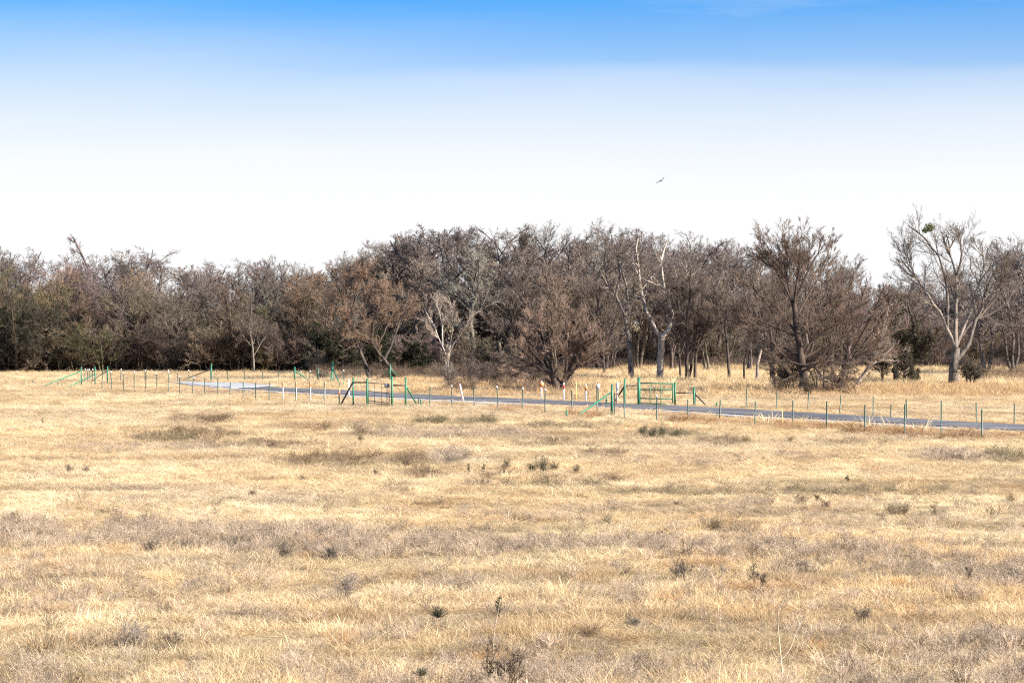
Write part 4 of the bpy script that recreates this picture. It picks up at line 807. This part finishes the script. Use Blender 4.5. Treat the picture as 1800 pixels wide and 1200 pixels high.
stake(1051.5, 710, 674, 1.6, TGREEN, 'green post topped by a small pale sign', flag=(6.5, 675, 683, WHITE), nm='sign_post')
stake(1084, 712, 672, 3.6, PINK, 'pink and white marker leaning right beside the long green brace', (672, 686, WHITE), lean=2)
stake(1375, 750, 717, 1.6, YELLOW, 'thin faded yellow stake before the road among the right fence posts')
g_ = G(680, 700); o = empty('gate_sign', (g_[0], G(684, 716)[1]+.08, 0), 'small grey weathered sign plate by the left gate latch', 'sign'); mb = MB(); D_ = G(684, 716)[1]; mb.box(((680-684)*0, 0, 38*D_/F), (9*D_/F, .02, 6*D_/F)); link('plate', mb.mesh('sign_plate', GRAY), None, o); mb = MB(); mb.pipe((0, .03, -.05), (0, .03, 40*D_/F), .02, 8); link('post', mb.mesh('sign_post', RUST), None, o)
o.location.x = (680-900)/F*D_

# ---------------------------------------------------------------- single weeds
def plant(name, x, yb, hpx, label, kind, col, seed, wide=1.0, cat='weed', group=None, m=None):
    g_ = G(x, yb); k = g_[1]/F; h = hpx*k; r = np.random.default_rng(seed); z = float(gz(g_[0], g_[1]))
    o = empty(name, (g_[0], g_[1], z), label, cat, group)
    mt = mat_leaf('weed_%s' % name, tuple(np.array(col)*.75), tuple(np.array(col)*1.3)) if (name, col) not in _pm else _pm[(name, col)]; _pm[(name, col)] = mt
    if kind == 'bush':
        h = h*1.1+.05; ms = weed_mesh('bush', r, mt, h, 16, 10, max(.014, h*.045), .42*wide, 5); link('foliage', ms, None, o)
        mb = MB(); mb.pipe((0, 0, -.03), (0, 0, h*.3), .008, 6, .004); s = link('stem', mb.mesh('stem', BARK), None, o); s.color = (.12, .09, .06, 1)
    elif kind == 'tuft':
        mb = MB(); v_, q_, t_ = blades(150, h*.3*wide, h*.45, h*1.05, .008, .35*wide, r, 4, .7); mb.add(v_, q_, t_); link('blades', mb.mesh('tuft', mt), None, o)
    elif kind == 'thistle':
        mb = MB(); P = grow(np.array([[0, 0, -.03]]), np.array([[.05, 0, 1.]]), np.array([h*.8]), 6, .05, .1, r); mb.tubes(P, np.full((1, 6), .006), 5); s = link('stem', mb.mesh('stem', BARK), None, o); s.color = (.2, .15, .1, 1)
        mb = MB(); n = 60; st_ = np.tile(P[0, -2], (n, 1)); d_ = r.normal(0, 1, (n, 3)); d_[:, 2] = np.abs(d_[:, 2])*1.3+.25; d_ /= np.linalg.norm(d_, axis=1, keepdims=True); Pp = grow(st_, d_, h*.5*r.uniform(.5, 1, n), 4, .12, .08, r)
        mb.tubes(Pp, np.linspace(.007, .0025, 4)[None].repeat(n, 0), 4); link('seed_head', mb.mesh('head', mt), None, o)
    elif kind == 'stalk':
        nm_ = name
        n = 7 if nm_ == 'seed_bush' else 3; mb = MB(); d_ = r.normal(0, .16 if n == 3 else .34, (n, 3)); d_[:, 2] = 1; P = grow(np.zeros((n, 3))-[0, 0, .03], d_, h*np.linspace(1, .65, n), 8, .05, .06, r); mb.tubes(P, np.linspace(.009, .004, 8)[None].repeat(n, 0), 5)
        s2, d2, l2 = spawn(P, h*np.linspace(1, .65, n), 7, .35, 40, 10, .3, r); P2 = grow(s2, d2, l2, 4, .1, .12, r); mb.tubes(P2, np.full((len(P2), 4), .0038), 4); s = link('stem', mb.mesh('stem', BARK), None, o); s.color = (*col, 1)
        pts = np.repeat(np.concatenate([P2[:, -1], P2[:, 2], P[:, -1], P[:, -2]]), 7, 0); pts = pts+r.normal(0, .018, pts.shape); m_ = len(pts); u = r.normal(0, 1, (m_, 3)); v = r.normal(0, 1, (m_, 3)); u /= np.linalg.norm(u, axis=1, keepdims=True); v /= np.linalg.norm(v, axis=1, keepdims=True)
        mb = MB(); mb.add(np.stack([pts-u*.021, pts+v*.013, pts+u*.021], 1).reshape(-1, 3), (), np.arange(m_*3).reshape(-1, 3)); link('seed_heads', mb.mesh('seeds', mt), None, o)
    return o
_pm = {}
DG = (.10, .092, .06); BG = (.20, .15, .10); GB = (.30, .24, .19); RB = (.30, .17, .08)
def bare_stalk(x, yb, limbs, col, label, rr=.011):
    g_ = G(x, yb); k = g_[1]/F; o = empty('dry_stalk', (g_[0], g_[1], float(gz(g_[0], g_[1]))), label, 'weed'); r = np.random.default_rng(int(x)); main = True
    for j, pl in enumerate(limbs):
        q = np.array([((u-x)*k, (j % 3-1)*.02*t, (yb-v)*k) for t, (u, v) in enumerate(pl)]); dd = np.linspace(0, len(q)-1, 12); q = np.stack([np.interp(dd, range(len(q)), q[:, i]) for i in range(3)], 1)+r.normal(0, .003, (12, 3)); q[0] = (q[0]-q[1])*.2+q[0] if j else q[0]-[0, 0, .04]
        mb = MB(); mb.tubes(q[None], np.linspace(rr if j == 0 else rr*.6, rr*.25, 12)[None], 6)
        L1 = np.array([np.linalg.norm(q[-1]-q[0])]); s2, d2, l2 = spawn(q[None], L1, 6, .4, 32, 8, .22, r); P2 = grow(s2, d2, l2, 4, .08, .06, r); mb.tubes(P2, np.full((6, 4), rr*.28), 4)
        s = link('stem' if j == 0 else 'branch', mb.mesh('stalk', BARK), None, o); s.color = (*col, 1)
bare_stalk(1377, 1206, [[(1377, 1206), (1375, 1180), (1373, 1160), (1369, 1120), (1367, 1090), (1366, 1070), (1376, 1058), (1384, 1047)], [(1373, 1160), (1388, 1142), (1398, 1115), (1408, 1092), (1418, 1075), (1428, 1064)], [(1366, 1160), (1357, 1138), (1350, 1122)], [(1406, 1096), (1400, 1080), (1404, 1066)]], (.50, .40, .28), 'tall pale forked dry stalk in the lower right foreground')
bare_stalk(1546, 1204, [[(1546, 1204), (1547, 1180), (1549, 1160), (1556, 1140), (1562, 1122)], [(1549, 1160), (1542, 1145), (1538, 1135)]], (.48, .36, .24), 'thin pale stalk with a knobbed joint, right of the tall forked stalk', .008)
bare_stalk(866, 1206, [[(866, 1206), (868, 1165), (867, 1120), (872, 1090), (878, 1060), (880, 1050)], [(872, 1090), (884, 1075), (892, 1068)], [(867, 1190), (900, 1195), (925, 1178)]], (.33, .26, .19), 'slender dry stalk rising out of the brown seed plant at the bottom middle', .009)
W = [('thistle', 767, 1112, 50, 'small dark thistle on a bare stem in the foreground, left of the slender stalk', 'thistle', (.085, .078, .05)), ('thistle', 738, 1208, 44, 'pale seeding thistle at the bottom edge, left of the brown seed plant', 'thistle', (.2, .17, .11)),
 ('seed_plant', 862, 1212, 84, 'brown seed plant at the bottom middle', 'stalk', (.14, .10, .065)), ('seed_plant', 905, 1190, 55, 'brown seed plant just right of the bottom middle one', 'stalk', (.17, .12, .08)), ('seed_plant', 878, 1092, 44, 'dark seed head plant above the bottom middle seed plant', 'stalk', (.09, .08, .05)),
 ('seed_bush', 893, 1214, 74, 'twiggy brown bush of seed stems at the bottom middle, right of the slender stalk', 'stalk', (.19, .135, .09)),
 ('grass_tuft', 72, 1150, 58, 'big brown bunch of grass in the lower left corner', 'tuft', (.30, .20, .10)), ('weed_bush', 235, 1132, 44, 'wide grey weed bush low on the left', 'bush', GB), ('weed_bush', 296, 1135, 36, 'brown weed bush right beside the wide grey one', 'bush', BG), ('weed_bush', 607, 1062, 42, 'grey airy weed bush left of the dark thistle', 'bush', GB),
 ('weed_bush', 580, 985, 26, 'dark weed bush below the grey weed belt, left of centre', 'bush', (.12, .10, .08)), ('weed_bush', 408, 968, 24, 'dark weed bush in the grey weed belt on the left', 'bush', (.14, .12, .09)), ('weed_bush', 266, 972, 20, 'small dark weed under the grey belt, far left', 'bush', (.15, .12, .09)), ('weed_bush', 502, 982, 24, 'dark brown weed between two dark weed bushes of the belt', 'bush', (.16, .13, .1)),
 ('grass_tuft', 1037, 1118, 34, 'brown tuft right of the slender stalk', 'tuft', (.26, .17, .10)), ('weed_bush', 1200, 1020, 34, 'dark weed bush right of centre under the weed belt', 'bush', (.13, .105, .085)), ('weed_bush', 1242, 1004, 16, 'low grey weed next to the dark bush', 'bush', GB), ('weed_bush', 1272, 1003, 15, 'low grey weed, a little right of the other low one', 'bush', GB), ('weed_bush', 1416, 1010, 28, 'rounded brownish weed bush above the tall forked stalk', 'bush', (.22, .17, .12)),
 ('seed_plant', 1326, 1034, 44, 'upright dark seed stems between the low grey weeds and rounded bush', 'stalk', (.17, .13, .09)), ('seed_plant', 1343, 1038, 30, 'short dark seed stems beside the taller upright ones', 'stalk', (.16, .12, .08)), ('seed_plant', 1702, 1028, 36, 'crooked dark weed standing on the right in the weed belt', 'stalk', (.10, .08, .06)), ('weed_bush', 1782, 1028, 26, 'dark weed bush at the right edge of the field', 'bush', (.14, .12, .10)), ('grass_tuft', 1378+200, 1042, 30, 'orange brown tuft under the right end of the weed belt', 'tuft', (.48, .27, .10)),
 ('weed_bush', 1515, 1088, 22, 'small dark weed low on the right', 'bush', (.17, .13, .10)), ('weed_bush', 1116, 1102, 20, 'small grey weed right of the dark thistle', 'bush', (.2, .16, .12)),
 ('weed_bush', 1131, 768, 17, 'dark green shrublet, leftmost of the four near the road', 'bush', DG), ('weed_bush', 1148, 770, 17, 'dark green shrublet, second of the four near the road', 'bush', DG), ('weed_bush', 1164, 770, 15, 'dark green shrublet, third of the four near the road', 'bush', DG), ('weed_bush', 1188, 771, 15, 'wide dark green shrublet, rightmost of the four near the road', 'bush', (.13, .115, .07)),
 ('weed_bush', 955, 831, 23, 'dark green shrublet in mid field, the largest in its row', 'bush', DG), ('weed_bush', 936, 830, 16, 'dark green shrublet touching the largest one on its left', 'bush', DG), ('weed_bush', 890, 826, 16, 'dark green shrublet left of the pair in mid field', 'bush', DG), ('weed_bush', 975, 829, 14, 'dark green shrublet touching the largest one on its right', 'bush', DG), ('weed_bush', 1012, 832, 13, 'small sparse weed right of the mid field shrublets', 'bush', (.17, .13, .08)), ('seed_plant', 824, 832, 18, 'upright weed left of the mid field shrublets', 'stalk', (.12, .10, .06)), ('seed_plant', 850, 830, 15, 'upright weed second left of the mid field shrublets', 'stalk', (.12, .10, .06)),
 ('weed_bush', 118, 832, 15, 'grey brown weed bush on the far left of mid field', 'bush', (.24, .19, .14)), ('weed_bush', 152, 832, 12, 'smaller grey brown weed bush right of the far left one', 'bush', (.26, .2, .15)), ('grass_tuft', 182, 906, 15, 'dark brown tuft on the left above the weed belt', 'tuft', (.17, .12, .07)), ('grass_tuft', 1192, 889, 13, 'dark tuft right of centre in mid field', 'tuft', (.2, .14, .08)), ('seed_plant', 1441, 886, 19, 'dark headed weed in mid field on the right', 'stalk', (.10, .075, .045)), ('weed_bush', 1409, 890, 16, 'brown weed bush just left of the dark headed weed', 'bush', (.24, .17, .11)), ('weed_bush', 1452, 897, 12, 'little dark weed at the foot of the dark headed weed', 'bush', (.19, .13, .08)),
 ('weed_bush', 1570, 907, 22, 'brown twiggy weed patch bush on the right of mid field', 'bush', (.24, .18, .11)), ('weed_bush', 1588, 906, 20, 'brown twiggy weed touching the patch bush', 'bush', (.22, .16, .1)), ('weed_bush', 1645, 909, 20, 'brown weed farther right of the twiggy patch', 'bush', (.24, .18, .12)), ('weed_bush', 1780, 888, 15, 'rounded brown tumbleweed at the right edge of mid field', 'bush', (.33, .23, .13)), ('seed_plant', 1490, 848, 13, 'single dark upright weed above the dark headed weed', 'stalk', (.1, .08, .05)),
 ('weed_bush', 1313, 780, 13, 'round brown weed tuft right of the four shrublets', 'bush', (.25, .17, .09)), ('weed_bush', 1391, 778, 12, 'round tan weed tuft below the yellow stake', 'bush', (.34, .24, .13)), ('weed_bush', 1258, 934, 15, 'dark brown weed above the weed belt right of centre', 'bush', (.17, .12, .07)), ('grass_tuft', 1290, 932, 22, 'brown seeding tuft beside the dark brown weed', 'tuft', (.36, .24, .13)), ('seed_plant', 660, 838, 12, 'small dark upright weed under the brown patch', 'stalk', (.11, .09, .06)), ('weed_bush', 532, 848, 9, 'small dark weed left under the brown patch', 'bush', (.2, .14, .09)), ('weed_bush', 573, 758, 12, 'small dark weed in the brown band below the left gate', 'bush', (.15, .12, .07)), ('weed_bush', 634, 777, 10, 'small brown weed below and right of that band', 'bush', (.2, .14, .09)), ('weed_bush', 715, 822, 20, 'rounded brown bush at the right end of the brown patch', 'bush', (.24, .17, .11)), ('weed_bush', 790, 818, 20, 'rounded greyish bush right of the brown patch', 'bush', (.25, .2, .15)), ('weed_bush', 740, 846, 13, 'flat reddish brown weed below the rounded bushes', 'bush', (.27, .17, .10)), ('weed_bush', 1083, 852, 14, 'flat brown weed in the centre of the field', 'bush', (.3, .2, .12)), ('weed_bush', 442, 874, 9, 'small dark weed on the left of mid field', 'bush', (.2, .15, .09)), ('seed_plant', 75, 748+0, 14, 'thin dark upright weed on the far left below the brace foot', 'stalk', (.2, .15, .1))]
for i, (nm, x, yb, hp, lab, kd, cl) in enumerate(W):
    plant(nm, x, yb, hp, lab, kd, cl, 500+i, 1.7 if 'patch' in lab or 'wide' in lab or 'flat' in lab else 1.05)

# ---------------------------------------------------------------- soaring bird
BD = 400.0; kb = BD/F; FEA = mat_paint('dark_feathers', (.018, .015, .014), (.03, .025, .02), .8)
def bird():
    # one continuous sheet body: stations along the span with an aerofoil section, trunk swelling in the middle
    S = []; span = np.linspace(-1, 1, 25)
    for s in span:
        a = abs(s); yy = s*.95; dih = .16*a; chord = .34*(1-.55*a**2)+(.55*math.exp(-(s/.07)**2)); th = .022+.12*math.exp(-(s/.08)**2); sw = -.10*a+.05*math.exp(-(s/.07)**2)
        ring = [(sw+chord*.5*math.cos(t), yy, dih+th*.5*math.sin(t)) for t in np.linspace(0, 2*math.pi, 12, endpoint=False)]; S.append(ring)
    V = np.array(S).reshape(-1, 3); i = np.arange(25*12).reshape(25, 12); Q = np.stack([i[:-1], np.roll(i[:-1], -1, 1), np.roll(i[1:], -1, 1), i[1:]], -1).reshape(-1, 4)
    mb = MB(); mb.add(V, Q)
    for sgn, e in ((-1, 0), (1, 24)):
        c = V[i[e]].mean(0); mb.add(np.concatenate([V[i[e]], [c]]), (), [(12, j, (j+1) % 12) for j in range(12)])
        for f in range(5):
            b_ = np.array([-.12-.07*f+.16, sgn*.93, .16]); mb.pipe(b_, b_+[-.06*f+.06, sgn*.26, .07], .022, 6, .006)
    mb.pipe((.28, 0, .0), (.44, 0, -.03), .05, 10, .035); mb.pipe((.44, 0, -.03), (.50, 0, -.05), .02, 8, .006)
    mb.pipe((-.26, 0, 0), (-.55, 0, 0), .05, 8, .10)
    return mb.mesh('soaring_bird', FEA, True)
o = link('bird', bird()); tag(o, 'dark soaring bird banking alone in the pale sky', 'bird')
o.scale = (.62, .62, .62); o.location = ((1161.5-900)*kb, BD, H+(HZ-318.5)*kb); o.rotation_euler = (R_(-34), R_(12), R_(58))
